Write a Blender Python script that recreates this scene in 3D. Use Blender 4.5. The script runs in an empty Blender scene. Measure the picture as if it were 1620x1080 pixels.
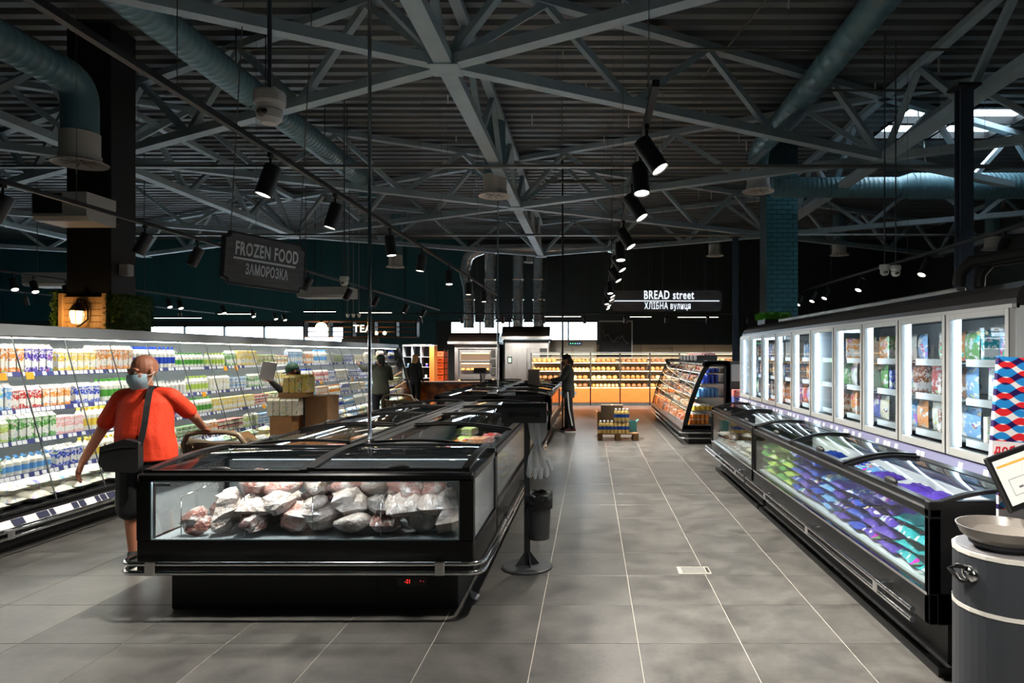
import bpy, math, random
import numpy as np
from mathutils import Vector, Matrix, Euler
random.seed(7)
SC = bpy.context.scene
C = SC.collection
PI = math.pi
# ------------------------------------------------------------------ camera
# level camera, 1.68 m up, looking straight down the aisle (+Y); focal length 1060 px of a 1620 px frame
cd = bpy.data.cameras.new('camera'); cam = bpy.data.objects.new('camera', cd); C.objects.link(cam)
cam.location = (0, 0, 1.68); cam.rotation_euler = (PI / 2, 0, 0)
cd.sensor_width = 36; cd.lens = 36 * 1060 / 1620
cd.shift_x = -125 / 1620; cd.shift_y = 21 / 1620
cd.clip_start = 0.05; cd.clip_end = 200
SC.camera = cam
# ------------------------------------------------------------------ world, exposure
w = bpy.data.worlds.new('sky'); SC.world = w; w.use_nodes = True
bg = w.node_tree.nodes['Background']; bg.inputs[0].default_value = (0.72, 0.87, 1.0, 1); bg.inputs[1].default_value = 11.0
vs = SC.view_settings
vs.view_transform = 'Standard'; vs.look = 'None'; vs.gamma = 1; vs.use_curve_mapping = False
vs.exposure = 0.15
cy = SC.cycles
cy.use_denoising = True
cy.max_bounces = 7; cy.diffuse_bounces = 4; cy.glossy_bounces = 3; cy.transmission_bounces = 4; cy.transparent_max_bounces = 24
cy.caustics_reflective = False; cy.caustics_refractive = False
cy.sample_clamp_indirect = 4.0
SPOT_W = 420.0
LED_S = 18.0        # strength of the refrigerated cases' led strips

# ------------------------------------------------------------------ materials (all procedural)
MATS = {}
def _lin(c):
    return tuple(((x / 12.92) if x <= 0.04045 else ((x + 0.055) / 1.055) ** 2.4) for x in c[:3]) + (1,)
def rgb(r, g, b): return _lin((r / 255, g / 255, b / 255))
def _new(name):
    m = bpy.data.materials.new(name); m.use_nodes = True
    MATS[name] = m
    return m, m.node_tree, m.node_tree.nodes['Principled BSDF']
def mat(name, col, rough=0.5, metal=0.0, spec=0.5, noise=None, bump=None, emit=None, es=0, coat=0, alpha=None, coords='Object'):
    """noise=(scale, amount, [stretch]) brightens and darkens the colour; bump=(scale, strength)"""
    if name in MATS: return MATS[name]
    m, t, b = _new(name)
    b.inputs['Base Color'].default_value = col
    b.inputs['Roughness'].default_value = rough; b.inputs['Metallic'].default_value = metal
    b.inputs['Specular IOR Level'].default_value = spec
    if coat: b.inputs['Coat Weight'].default_value = coat
    N = t.nodes; L = t.links
    if noise or bump:
        tc = N.new('ShaderNodeTexCoord')
    if noise:
        mp = N.new('ShaderNodeMapping'); L.new(tc.outputs[coords], mp.inputs[0])
        if len(noise) > 2: mp.inputs['Scale'].default_value = noise[2]
        n = N.new('ShaderNodeTexNoise'); n.inputs['Scale'].default_value = noise[0]; n.inputs['Detail'].default_value = 5
        L.new(mp.outputs[0], n.inputs['Vector'])
        mr = N.new('ShaderNodeMapRange'); mr.inputs[1].default_value = 0.3; mr.inputs[2].default_value = 0.7
        mr.inputs[3].default_value = 1 - noise[1]; mr.inputs[4].default_value = 1 + noise[1]
        L.new(n.outputs[0], mr.inputs[0])
        mx = N.new('ShaderNodeMix'); mx.data_type = 'RGBA'; mx.blend_type = 'MULTIPLY'; mx.inputs[0].default_value = 1
        mx.inputs[6].default_value = col; L.new(mr.outputs[0], mx.inputs[7]); L.new(mx.outputs[2], b.inputs['Base Color'])
    if bump:
        n2 = N.new('ShaderNodeTexNoise'); n2.inputs['Scale'].default_value = bump[0]; n2.inputs['Detail'].default_value = 4
        L.new(tc.outputs[coords], n2.inputs['Vector'])
        bp = N.new('ShaderNodeBump'); bp.inputs['Strength'].default_value = bump[1]; bp.inputs['Distance'].default_value = 0.02
        L.new(n2.outputs[0], bp.inputs['Height']); L.new(bp.outputs[0], b.inputs['Normal'])
    if emit:
        b.inputs['Emission Color'].default_value = emit; b.inputs['Emission Strength'].default_value = es
    return m
def glass(name, tint=(1, 1, 1, 1), refl=1.45, rough=0.02, haze=0.0):
    """thin pane: Fresnel mirror over a tinted see-through sheet, optional light frost"""
    if name in MATS: return MATS[name]
    m, t, b = _new(name); N = t.nodes; L = t.links
    N.remove(b)
    tr = N.new('ShaderNodeBsdfTransparent'); tr.inputs[0].default_value = tint
    gl = N.new('ShaderNodeBsdfGlossy'); gl.inputs['Roughness'].default_value = rough
    fr = N.new('ShaderNodeFresnel')
    ge = N.new('ShaderNodeNewGeometry'); mi = N.new('ShaderNodeMapRange'); mi.inputs[3].default_value = refl; mi.inputs[4].default_value = 1 / refl   # same thin sheet from both sides
    L.new(ge.outputs['Backfacing'], mi.inputs[0]); L.new(mi.outputs[0], fr.inputs[0])
    mx = N.new('ShaderNodeMixShader'); L.new(fr.outputs[0], mx.inputs[0]); L.new(tr.outputs[0], mx.inputs[1]); L.new(gl.outputs[0], mx.inputs[2])
    out = mx
    if haze:
        df = N.new('ShaderNodeBsdfDiffuse'); df.inputs[0].default_value = (0.8, 0.85, 0.88, 1)
        m2 = N.new('ShaderNodeMixShader'); m2.inputs[0].default_value = haze
        L.new(mx.outputs[0], m2.inputs[1]); L.new(df.outputs[0], m2.inputs[2]); out = m2
    L.new(out.outputs[0], N['Material Output'].inputs[0])
    return m
def objcol(name, rough=0.4, printed=False, bump=None, sheen=None, white=0.0, pscale=14.0, zone=False):
    """colour taken from the object's own colour; printed adds blotches of print"""
    if name in MATS: return MATS[name]
    m, t, b = _new(name); N = t.nodes; L = t.links
    oi = N.new('ShaderNodeObjectInfo'); b.inputs['Roughness'].default_value = rough
    tc = N.new('ShaderNodeTexCoord'); src = oi.outputs['Color']
    if printed:
        ad = N.new('ShaderNodeVectorMath'); ad.operation = 'ADD'; L.new(tc.outputs['Object'], ad.inputs[0]); L.new(oi.outputs['Random'], ad.inputs[1])
        vo = N.new('ShaderNodeTexVoronoi'); vo.inputs['Scale'].default_value = pscale; L.new(ad.outputs[0], vo.inputs['Vector'])
        hs = N.new('ShaderNodeHueSaturation'); hs.inputs['Saturation'].default_value = 1.25; hs.inputs['Value'].default_value = 0.85
        L.new(vo.outputs['Color'], hs.inputs['Color'])
        no = N.new('ShaderNodeTexNoise'); no.inputs['Scale'].default_value = pscale * 1.3; L.new(ad.outputs[0], no.inputs['Vector'])
        r1 = N.new('ShaderNodeMapRange'); r1.inputs[1].default_value = 0.64 if zone else 0.60; r1.inputs[2].default_value = 0.67 if zone else .63; L.new(no.outputs[0], r1.inputs[0])
        if zone:      # pale pack, colour printed in wavy bands round it
            sz = N.new('ShaderNodeSeparateXYZ'); L.new(tc.outputs['Generated'], sz.inputs[0])
            wz = N.new('ShaderNodeMath'); wz.operation = 'MULTIPLY_ADD'; L.new(no.outputs[0], wz.inputs[0]); wz.inputs[1].default_value = .5; L.new(sz.outputs[2], wz.inputs[2])
            cr = N.new('ShaderNodeValToRGB'); cr.color_ramp.interpolation = 'CONSTANT'; L.new(wz.outputs[0], cr.inputs[0]); ce = cr.color_ramp.elements
            ce[0].position = 0; ce[0].color = (.95, .95, .95, 1); ce[1].position = .42; ce[1].color = (.05, .05, .05, 1)
            for ps, vv in ((.70, 1.0), (.92, .2), (1.1, .9)): q = ce.new(min(ps, 1)); q.color = (vv, vv, vv, 1)
            mz = N.new('ShaderNodeMix'); mz.data_type = 'RGBA'; L.new(cr.outputs[0], mz.inputs[0]); mz.inputs[6].default_value = (.86, .85, .80, 1); L.new(src, mz.inputs[7]); src = mz.outputs[2]
        m1 = N.new('ShaderNodeMix'); m1.data_type = 'RGBA'; L.new(r1.outputs[0], m1.inputs[0]); L.new(src, m1.inputs[6]); L.new(hs.outputs[0], m1.inputs[7])
        n3 = N.new('ShaderNodeTexNoise'); n3.inputs['Scale'].default_value = pscale * 2.2; L.new(ad.outputs[0], n3.inputs['Vector'])
        r2 = N.new('ShaderNodeMapRange'); r2.inputs[1].default_value = 0.56; r2.inputs[2].default_value = 0.6; r2.inputs[4].default_value = 0.9; L.new(n3.outputs[0], r2.inputs[0])
        m2 = N.new('ShaderNodeMix'); m2.data_type = 'RGBA'; L.new(r2.outputs[0], m2.inputs[0]); L.new(m1.outputs[2], m2.inputs[6]); m2.inputs[7].default_value = (0.85, 0.85, 0.83, 1)
        src = m2.outputs[2]
    if white:
        m3 = N.new('ShaderNodeMix'); m3.data_type = 'RGBA'; m3.inputs[0].default_value = white; L.new(src, m3.inputs[6]); m3.inputs[7].default_value = (0.9, 0.9, 0.88, 1); src = m3.outputs[2]
    L.new(src, b.inputs['Base Color'])
    if bump:
        n2 = N.new('ShaderNodeTexNoise'); n2.inputs['Scale'].default_value = bump[0]; n2.inputs['Detail'].default_value = 4
        L.new(tc.outputs['Object'], n2.inputs['Vector'])
        bp = N.new('ShaderNodeBump'); bp.inputs['Strength'].default_value = bump[1]; bp.inputs['Distance'].default_value = 0.02
        L.new(n2.outputs[0], bp.inputs['Height']); L.new(bp.outputs[0], b.inputs['Normal'])
    return m
def emit(name, col, s):
    if name in MATS: return MATS[name]
    return mat(name, col, emit=col, es=s)

BLACK = mat('black_enamel', rgb(20, 20, 21), 0.32, spec=0.4)
BLACKM = mat('black_matt', rgb(17, 18, 19), 0.55)
DARK = mat('dark_grey_plastic', rgb(58, 60, 63), 0.45)
CHROME = mat('chrome', (0.78, 0.78, 0.78, 1), 0.12, 1.0)
STEEL = mat('brushed_steel', (0.42, 0.41, 0.40, 1), 0.3, 1.0, noise=(30, 0.12, (1, 1, 0.1)))
WHITEP = mat('white_plastic', rgb(235, 235, 230), 0.4)
GREYF = mat('grey_fascia', rgb(104, 108, 110), 0.4, noise=(6, 0.04))
FRAMEW = mat('pale_door_frame', rgb(178, 180, 178), 0.35)
LINER = mat('white_liner', rgb(205, 212, 215), 0.45)
GLASS = glass('clear_glass', (0.96, 0.98, 0.98, 1), 1.35)
GLASSC = glass('case_door_glass', (.97, .985, .985, 1), 1.13)
GLASSD = glass('lid_glass', (0.86, 0.90, 0.92, 1), 1.5)
LED = emit('led_strip', (1.0, 0.97, 0.90, 1), LED_S)
LEDB = emit('cool_led_strip', (0.80, 0.91, 1.0, 1), 11.0)
LEDD = emit('deli_led_strip', (1.0, 0.93, 0.82, 1), 9.0)
LEDM = emit('meat_led_strip', (0.86, 0.94, 1.0, 1), 26.0)
LENS = emit('spot_lens', (1.0, 0.95, 0.86, 1), 6)
NAVY = mat('navy_price_strip', rgb(70, 75, 130), 0.4)
TAGW = mat('white_price_paper', rgb(235, 235, 238), 0.5)
ORANGE = mat('orange_card', rgb(240, 160, 30), 0.5)
CARD = mat('cardboard', rgb(160, 118, 74), 0.8, noise=(9, 0.1))
CARDD = mat('brown_cardboard', rgb(120, 88, 55), 0.8, noise=(9, 0.12))
WOOD = mat('light_wood', rgb(190, 150, 100), 0.6, noise=(5, 0.22, (14, 14, 1)))
OWOOD = mat('orange_veneer', rgb(196, 104, 44), 0.45, noise=(3, 0.15, (1, 1, 14)))
PALLET = mat('pallet_wood', rgb(120, 88, 52), 0.8, noise=(5, 0.25, (2, 12, 12)))
STEELP = mat('painted_truss_steel', rgb(168, 186, 194), 0.5, noise=(3, 0.08))
TEAL = mat('teal_duct_paint', rgb(92, 128, 138), 0.42)
ORD = ['first', 'second', 'third', 'fourth', 'fifth', 'sixth', 'seventh', 'eighth', 'ninth', 'tenth', 'eleventh', 'twelfth', 'thirteenth', 'fourteenth', 'fifteenth', 'sixteenth']
SKIN = mat('skin', rgb(164, 106, 80), 0.55, noise=(25, 0.05), bump=(90, 0.08))

# ------------------------------------------------------------------ mesh builder
class MB:
    def __init__(s): s.v = []; s.f = []; s.m = []; s.s = []
    def add(s, vs, fs, mi=0, sm=False):
        o = len(s.v); s.v += [tuple(p) for p in vs]
        for f in fs: s.f.append(tuple(i + o for i in f)); s.m.append(mi); s.s.append(sm)
        return s
    def box(s, x0, x1, y0, y1, z0, z1, mi=0, bev=0):
        if bev <= 0:
            v = [(x, y, z) for z in (z0, z1) for y in (y0, y1) for x in (x0, x1)]
            return s.add(v, [(0, 2, 3, 1), (4, 5, 7, 6), (0, 1, 5, 4), (2, 6, 7, 3), (0, 4, 6, 2), (1, 3, 7, 5)], mi)
        lo = (x0, y0, z0); hi = (x1, y1, z1); v = []; idx = {}
        for c in range(8):
            sg = [(c >> k) & 1 for k in range(3)]
            for a in range(3):
                p = []
                for k in range(3):
                    e = hi[k] if sg[k] else lo[k]
                    if k != a: e += -bev if sg[k] else bev
                    p.append(e)
                idx[c, a] = len(v); v.append(p)
        F = []
        for a in range(3):
            b, c_ = (a + 1) % 3, (a + 2) % 3
            for sgn in (0, 1):
                q = [(sgn << a) | (i << b) | (j << c_) for i, j in ((0, 0), (1, 0), (1, 1), (0, 1))]
                f = [idx[k, a] for k in q]; F.append(tuple(f if sgn else f[::-1]))
            for i in (0, 1):
                for j in (0, 1):          # edge along axis a, at signs i (b) and j (c)
                    k0 = (i << b) | (j << c_); k1 = k0 | (1 << a)
                    f = [idx[k0, b], idx[k1, b], idx[k1, c_], idx[k0, c_]]
                    F.append(tuple(f if (i ^ j) else f[::-1]))
        for c in range(8):
            par = bin(c).count('1') % 2
            f = [idx[c, 0], idx[c, 1], idx[c, 2]]; F.append(tuple(f if par else f[::-1]))
        return s.add(v, F, mi)
    def quad(s, a, b, c, d, mi=0): return s.add([a, b, c, d], [(0, 1, 2, 3)], mi)
    def slab(s, a, b, c, d, t, mi=0):
        """thick plate: quad a-b-c-d pushed back by thickness t against its normal"""
        a, b, c, d = map(Vector, (a, b, c, d)); n = (b - a).cross(d - a).normalized() * t
        return s.add([a, b, c, d, a - n, b - n, c - n, d - n], [(0, 1, 2, 3), (7, 6, 5, 4), (0, 4, 5, 1), (1, 5, 6, 2), (2, 6, 7, 3), (3, 7, 4, 0)], mi)
    def prism(s, prof, axis, a, b, mi=0, smooth=False, caps=True):
        """closed 2-D profile swept from a to b; axis x: (y,z), y: (x,z), z: (x,y)"""
        def P(p, t): return {'x': (t, p[0], p[1]), 'y': (p[0], t, p[1]), 'z': (p[0], p[1], t)}[axis]
        n = len(prof); v = [P(p, a) for p in prof] + [P(p, b) for p in prof]
        ar = sum(prof[i][0] * prof[(i + 1) % n][1] - prof[(i + 1) % n][0] * prof[i][1] for i in range(n))
        flip = (ar > 0) ^ (axis == 'y') ^ (b < a)
        F = [(i, (i + 1) % n, n + (i + 1) % n, n + i) for i in range(n)]
        if not flip: F = [f[::-1] for f in F]
        s.add(v, F, mi, smooth)
        if caps:
            c0 = tuple(range(n)); c1 = tuple(range(n, 2 * n))
            s.add(v, [c0[::-1] if flip else c0, c1 if flip else c1[::-1]], mi)
        return s
    def strip(s, prof, axis, a, b, mi=0, smooth=True, t=0.0):
        """open profile swept (a sheet); with t a thick sheet"""
        if t:
            pr = list(prof); q = []
            for i, p in enumerate(pr):
                p0 = pr[max(0, i - 1)]; p1 = pr[min(len(pr) - 1, i + 1)]
                dx, dy = p1[0] - p0[0], p1[1] - p0[1]; l = math.hypot(dx, dy) or 1
                q.append((p[0] - dy / l * t, p[1] + dx / l * t))
            return s.prism(pr + q[::-1], axis, a, b, mi, False)
        def P(p, t_): return {'x': (t_, p[0], p[1]), 'y': (p[0], t_, p[1]), 'z': (p[0], p[1], t_)}[axis]
        n = len(prof); v = [P(p, a) for p in prof] + [P(p, b) for p in prof]
        return s.add(v, [(i, i + 1, n + i + 1, n + i) for i in range(n - 1)], mi, smooth)
    def tube(s, pts, r, n=8, mi=0, caps=True, smooth=True):
        pts = [Vector(p) for p in pts]; R = r if isinstance(r, (list, tuple)) else [r] * len(pts)
        v = []; up = None
        for i, p in enumerate(pts):
            d = (pts[min(i + 1, len(pts) - 1)] - pts[max(i - 1, 0)])
            d = d.normalized() if d.length > 1e-9 else Vector((0, 0, 1))
            if up is None: up = Vector((0, 0, 1)) if abs(d.z) < 0.9 else Vector((1, 0, 0))
            x = (up - d * up.dot(d))
            if x.length < 1e-6: x = d.orthogonal()
            x.normalize(); y = d.cross(x); up = x
            for k in range(n):
                a = 2 * PI * k / n; v.append(p + (x * math.cos(a) + y * math.sin(a)) * R[i])
        F = []
        for i in range(len(pts) - 1):
            for k in range(n):
                k2 = (k + 1) % n; F.append((i * n + k, i * n + k2, (i + 1) * n + k2, (i + 1) * n + k))
        s.add(v, F, mi, smooth)
        if caps: s.add([v[k] for k in range(n)], [tuple(range(n))[::-1]], mi); s.add(v[-n:], [tuple(range(n))], mi)
        return s
    def bar(s, a, b, w, h, mi=0):
        """rectangular bar from a to b, width w, height h"""
        a = Vector(a); b = Vector(b); d = (b - a).normalized()
        up = Vector((0, 0, 1)) if abs(d.z) < 0.95 else Vector((0, 1, 0))
        x = d.cross(up).normalized() * (w / 2); y = x.cross(d).normalized() * (h / 2)
        v = [a - x - y, a + x - y, a + x + y, a - x + y, b - x - y, b + x - y, b + x + y, b - x + y]
        return s.add(v, [(0, 1, 2, 3), (7, 6, 5, 4), (0, 4, 5, 1), (1, 5, 6, 2), (2, 6, 7, 3), (3, 7, 4, 0)], mi)
    def lathe(s, prof, n=12, c=(0, 0, 0), mi=0, M=None, mis=None, smooth=True):
        """profile [(r, z)...] round the z axis; M an optional Matrix; mis a material for each ring"""
        v = []
        for (r, z) in prof:
            for k in range(n):
                a = 2 * PI * k / n; p = Vector((r * math.cos(a), r * math.sin(a), z))
                p = (M @ p) if M else p
                v.append((p[0] + c[0], p[1] + c[1], p[2] + c[2]))
        for i in range(len(prof) - 1):
            F = []
            for k in range(n):
                k2 = (k + 1) % n; F.append((i * n + k, i * n + k2, (i + 1) * n + k2, (i + 1) * n + k))
            s.add([v[j] for j in range(i * n, (i + 2) * n)], [tuple(j - i * n for j in f) for f in F], mis[i] if mis else mi, smooth)
        if prof[0][0] > 1e-6: s.add(v[:n], [tuple(range(n))[::-1]], mis[0] if mis else mi)
        if prof[-1][0] > 1e-6: s.add(v[-n:], [tuple(range(n))], mis[-1] if mis else mi)
        return s
    def ball(s, c, r, n=12, m=8, mi=0, M=None):
        rx, ry, rz = r if isinstance(r, (tuple, list)) else (r, r, r); v = []
        for j in range(m + 1):
            t = PI * j / m
            for k in range(n):
                a = 2 * PI * k / n; p = Vector((rx * math.sin(t) * math.cos(a), ry * math.sin(t) * math.sin(a), -rz * math.cos(t)))
                if M: p = M @ p
                v.append((p[0] + c[0], p[1] + c[1], p[2] + c[2]))
        F = [(j * n + k, j * n + (k + 1) % n, (j + 1) * n + (k + 1) % n, (j + 1) * n + k) for j in range(m) for k in range(n)]
        return s.add(v, F, mi, True)
    def mesh(s, name, mats):
        me = bpy.data.meshes.new(name); me.from_pydata(s.v, [], s.f)
        for m in (mats if isinstance(mats, (list, tuple)) else [mats]): me.materials.append(m)
        me.polygons.foreach_set('material_index', s.m); me.polygons.foreach_set('use_smooth', s.s); me.update()
        return me
    def build(s, name, mats, parent=None, loc=None, rot=None):
        return put(name, s.mesh(name, mats), parent, loc, rot)
def put(name, me, parent=None, loc=None, rot=None, color=None):
    o = bpy.data.objects.new(name, me); C.objects.link(o)
    if parent: o.parent = parent
    if loc is not None: o.location = loc
    if rot is not None: o.rotation_euler = rot
    if color is not None: o.color = tuple(color[:3]) + (1,)
    return o
def tag(o, label, cat, group=None, kind=None):
    o['label'] = label
    if cat: o['category'] = cat
    if group: o['group'] = group
    if kind: o['kind'] = kind
    return o
def thing(name, label, cat, loc=(0, 0, 0), rz=0, group=None):
    o = bpy.data.objects.new(name, None); C.objects.link(o); o.empty_display_size = 0.1
    o.location = loc; o.rotation_euler = (0, 0, rz)
    return tag(o, label, cat, group)
def struct(o, label=None):
    o['kind'] = 'structure'
    if label: o['label'] = label
    return o
def dup(root, loc, rz=None, label=None, group=None, parent=None):
    r = root.copy(); C.objects.link(r); r.location = loc
    if rz is not None: r.rotation_euler = (0, 0, rz)
    if label: r['label'] = label
    if group: r['group'] = group
    for ch in list(root.children):
        c = ch.copy(); C.objects.link(c); c.parent = r
        for g in ch.children:
            d = g.copy(); C.objects.link(d); d.parent = c
    return r
def text_mesh(body, size, depth=0.004, sx=1.0, bold=0.0, align='CENTER'):
    cu = bpy.data.curves.new('lettering', 'FONT'); cu.body = body; cu.size = size; cu.extrude = depth; cu.offset = bold
    cu.align_x = align; cu.align_y = 'CENTER'; cu.resolution_u = 3; cu.space_character = 1.12
    o = bpy.data.objects.new('lettering', cu); C.objects.link(o)
    dg = bpy.context.evaluated_depsgraph_get(); me = bpy.data.meshes.new_from_object(o.evaluated_get(dg))
    bpy.data.objects.remove(o); bpy.data.curves.remove(cu)
    me.transform(Matrix.Diagonal((sx, 1, 1, 1)))
    return me
def lettering(name, body, size, m, parent, loc, rot=(PI / 2, 0, 0), sx=1.0, bold=0.0, depth=0.004):
    me = text_mesh(body, size, depth, sx, bold); me.materials.clear(); me.materials.append(m)
    return put(name, me, parent, loc, rot)
def jit(a): return random.uniform(-a, a)
# ================================================================== SETTING
def tile_material(name):
    m, t, b = _new(name); N = t.nodes; L = t.links
    g = N.new('ShaderNodeNewGeometry'); oi = N.new('ShaderNodeObjectInfo')
    n1 = N.new('ShaderNodeTexNoise'); n1.inputs['Scale'].default_value = 4.0; n1.inputs['Detail'].default_value = 6; n1.inputs['Roughness'].default_value = 0.62
    n2 = N.new('ShaderNodeTexNoise'); n2.inputs['Scale'].default_value = 28; n2.inputs['Detail'].default_value = 4
    ad = N.new('ShaderNodeVectorMath'); ad.operation = 'ADD'
    L.new(g.outputs['Position'], ad.inputs[0]); L.new(oi.outputs['Random'], ad.inputs[1])
    L.new(ad.outputs[0], n1.inputs['Vector']); L.new(g.outputs['Position'], n2.inputs['Vector'])
    r = N.new('ShaderNodeValToRGB'); e = r.color_ramp.elements
    e[0].position = 0.30; e[0].color = rgb(64, 63, 61); e[1].position = 0.74; e[1].color = rgb(98, 96, 92)
    L.new(n1.outputs[0], r.inputs[0])
    mx = N.new('ShaderNodeMix'); mx.data_type = 'RGBA'; mx.blend_type = 'OVERLAY'; mx.inputs[0].default_value = 0.25
    L.new(r.outputs[0], mx.inputs[6]); L.new(n2.outputs[0], mx.inputs[7]); L.new(mx.outputs[2], b.inputs['Base Color'])
    rr = N.new('ShaderNodeMapRange'); rr.inputs[3].default_value = 0.26; rr.inputs[4].default_value = 0.42; L.new(n1.outputs[0], rr.inputs[0]); L.new(rr.outputs[0], b.inputs['Roughness'])
    b.inputs['Specular IOR Level'].default_value = 0.5
    return m
TILE = tile_material('grey_stone_tile')
GROUT = mat('pale_grout', rgb(186, 180, 168), 0.8)
X0R, X1R, Y0R, Y1R, ZC = -24.0, 12.0, -5.0, 26.0, 6.15
floor = MB().box(X0R, X1R, Y0R, Y1R, -0.12, -0.003).build('floor', GROUT)
struct(floor, 'floor of square grey stone tiles with pale joints')
TS = 0.6; GW = .298
tm = MB().box(-.2980, .2980, -.2980, .2980, -.010, 0.0, bev=.0012).mesh('tile', TILE)
cells = []
for i in range(-41, 20):
    for j in range(-15, 38):
        cx, cyy = .275 + TS * (i + .5), 3.9 + TS * (j + .5)
        if not (X0R + .3 < cx < X1R - .3 and Y0R + .3 < cyy < Y1R - .3): continue
        vis = False
        if cyy > 3.0:
            px = 935 + 1060 * cx / cyy
            vis = -160 < px < 1720
        if -2.7 < cx < -1.0 and 4.6 < cyy < 9.9: vis = False
        if -2.7 < cx < -1.0 and 12.7 < cyy: vis = False
        if cx < -5.1 or (cx > 2.0 and cyy > 3.6): vis = False
        if cyy > 6 and -4.9 < cx < -3.3 and cyy > 9: vis = False
        cells.append((0 if vis else 1, cyy, cx))
cells.sort()
far = MB()
for k, (hid, cyy, cx) in enumerate(cells):
    if k < 290 and not hid:
        put('floor_tile', tm, floor, (cx, cyy, 0))
    else:
        far.box(cx - .2980, cx + .2980, cyy - .2980, cyy + .2980, -.010, 0)
far.build('floor_tile_field', TILE, floor)['kind'] = 'stuff'
# inspection plate let into the floor
fd = thing('floor_socket', 'small brushed metal inspection plate set flush in the aisle floor tiles', 'floor plate', (.80, 5.22, 0))
MB().box(-.125, .125, -.085, .085, 0, .004, bev=.001).build('rim', mat('plate_rim', rgb(190, 185, 172), .4, .5), fd)
MB().box(-.095, .085, -.07, .07, .004, .006).build('lid', mat('plate_lid', rgb(128, 127, 122), .4, .3), fd)
MB().box(.094, .116, -.06, .06, .004, .0055).build('grip_slot', BLACKM, fd)

DECK = mat('dark_roof_deck', rgb(108, 112, 114), 0.5, noise=(1.2, 0.08))
ceil_o = None
def deck(x0, x1, y0, y1, per=.30):
    pr = []; y = y0
    while y < y1 - 1e-6:
        for dy, z in ((0, ZC), (.13, ZC), (.17, ZC + .11), (.26, ZC + .11)):
            if y + dy < y1: pr.append((y + dy, z))
        y += per
    pr.append((y1, pr[-1][1])); pr.append((y1 + .001, ZC))
    return MB().strip(pr, 'x', x0, x1, smooth=False, t=.012)
SX0, SX1, SY0, SY1 = 5.75, 8.25, 12.1, 13.9
ceil_o = deck(X0R, X1R, Y0R, SY0).build('ceiling', DECK); struct(ceil_o, 'dark corrugated metal roof deck with ribs running across the store')
deck(X0R, X1R, SY1, Y1R).build('roof_deck', DECK, ceil_o)
deck(X0R, SX0, SY0, SY1).build('roof_deck', DECK, ceil_o)
deck(SX1, X1R, SY0, SY1).build('roof_deck', DECK, ceil_o)
# skylight
sk = thing('window_skylight', None, None); del sk['label']; sk.name = 'window_3'
struct(sk, 'rooflight with glazing bars letting daylight in through the dark roof')
fr = MB()
for x in (SX0, 6.95, SX1 - .06): fr.box(x, x + .06, SY0, SY1, ZC, ZC + .14)
for y in (SY0, 12.95, SY1 - .06): fr.box(SX0, SX1, y, y + .12, ZC, ZC + .14)
fr.build('frame', BLACKM, sk)
for a, b in ((SX0 + .06, 6.95), (7.01, SX1 - .06)):
    for c_, d in ((SY0 + .12, 12.95), (13.07, SY1 - .06)):
        MB().box(a, b, c_, d, ZC + .12, ZC + .128).build('pane', GLASS, sk)

# walls
TEALW = mat('dark_teal_wall_panel', rgb(48, 104, 112), .5, noise=(2, .06))
CHARW = mat('charcoal_wall_panel', rgb(58, 66, 66), .5, noise=(2, .06))
BEIGE = mat('beige_wall_board', rgb(196, 172, 140), .6, noise=(3, .05))
for nm, a in (('wall_left', (X0R - .2, X0R, Y0R, Y1R + .2)), ('wall_right', (X1R, X1R + .2, Y0R, Y1R + .2)), ('wall_front', (X0R, X1R, Y0R - .2, Y0R))):
    struct(MB().box(*a, -.1, ZC + .2).build(nm, TEALW if nm != 'wall_right' else CHARW))
WL = (-23.5, -9.6, 2.12, 2.80); WR = (-5.45, .26, 2.22, 2.98)     # window openings in the back wall
wb = MB()
wb.box(X0R, X1R, Y1R, Y1R + .2, -.1, 2.12); wb.box(X0R, X1R, Y1R, Y1R + .2, 2.98, ZC + .2)
wb.box(X0R, WL[0], Y1R, Y1R + .2, 2.12, 2.98); wb.box(WL[1], WR[0], Y1R, Y1R + .2, 2.12, 2.98); wb.box(WR[1], X1R, Y1R, Y1R + .2, 2.12, 2.98)
wb.box(WL[0], WL[1], Y1R, Y1R + .2, 2.80, 2.98); wb.box(WR[0], WR[1], Y1R, Y1R + .2, 2.12, 2.22)
wall_back = struct(wb.build('wall_back', CHARW), 'dark panelled end wall behind the bakery')
x = X0R + .02
while x < X1R - .1:
    x1 = min(x + 1.2, X1R)
    m = TEALW if x < -5.2 else CHARW
    inw = (x1 > WL[0] and x < WL[1]) or (x1 > WR[0] and x < WR[1])
    MB().box(x, x1 - .015, Y1R - .03, Y1R, 3.0, ZC, bev=.004).build('wall_panel', m, wall_back)
    if not inw: MB().box(x, x1 - .015, Y1R - .03, Y1R, 1.95, 2.985, bev=.004).build('wall_panel', m, wall_back)
    x += 1.2
for n_, (a, b, z0, z1) in ((1, WL), (2, WR)):
    wn = thing('window_%d' % n_, None, None); del wn['label']
    struct(wn, 'strip of bright windows high in the %s end wall' % ('teal' if n_ == 1 else 'bakery'))
    k = round((b - a) / (1.5 if n_ == 1 else 1.14)); st = (b - a) / k
    fr = MB(); fr.box(a, b, Y1R - .02, Y1R + .08, z0, z0 + .04); fr.box(a, b, Y1R - .02, Y1R + .08, z1 - .04, z1)
    for i in range(k + 1): fr.box(a + i * st - .03, a + i * st + .03, Y1R - .02, Y1R + .08, z0, z1)
    fr.build('window_frame', CHARW, wn)
    for i in range(k): MB().box(a + i * st + .03, a + (i + 1) * st - .03, Y1R + .04, Y1R + .05, z0 + .04, z1 - .04).build('pane', GLASS, wn)

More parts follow.
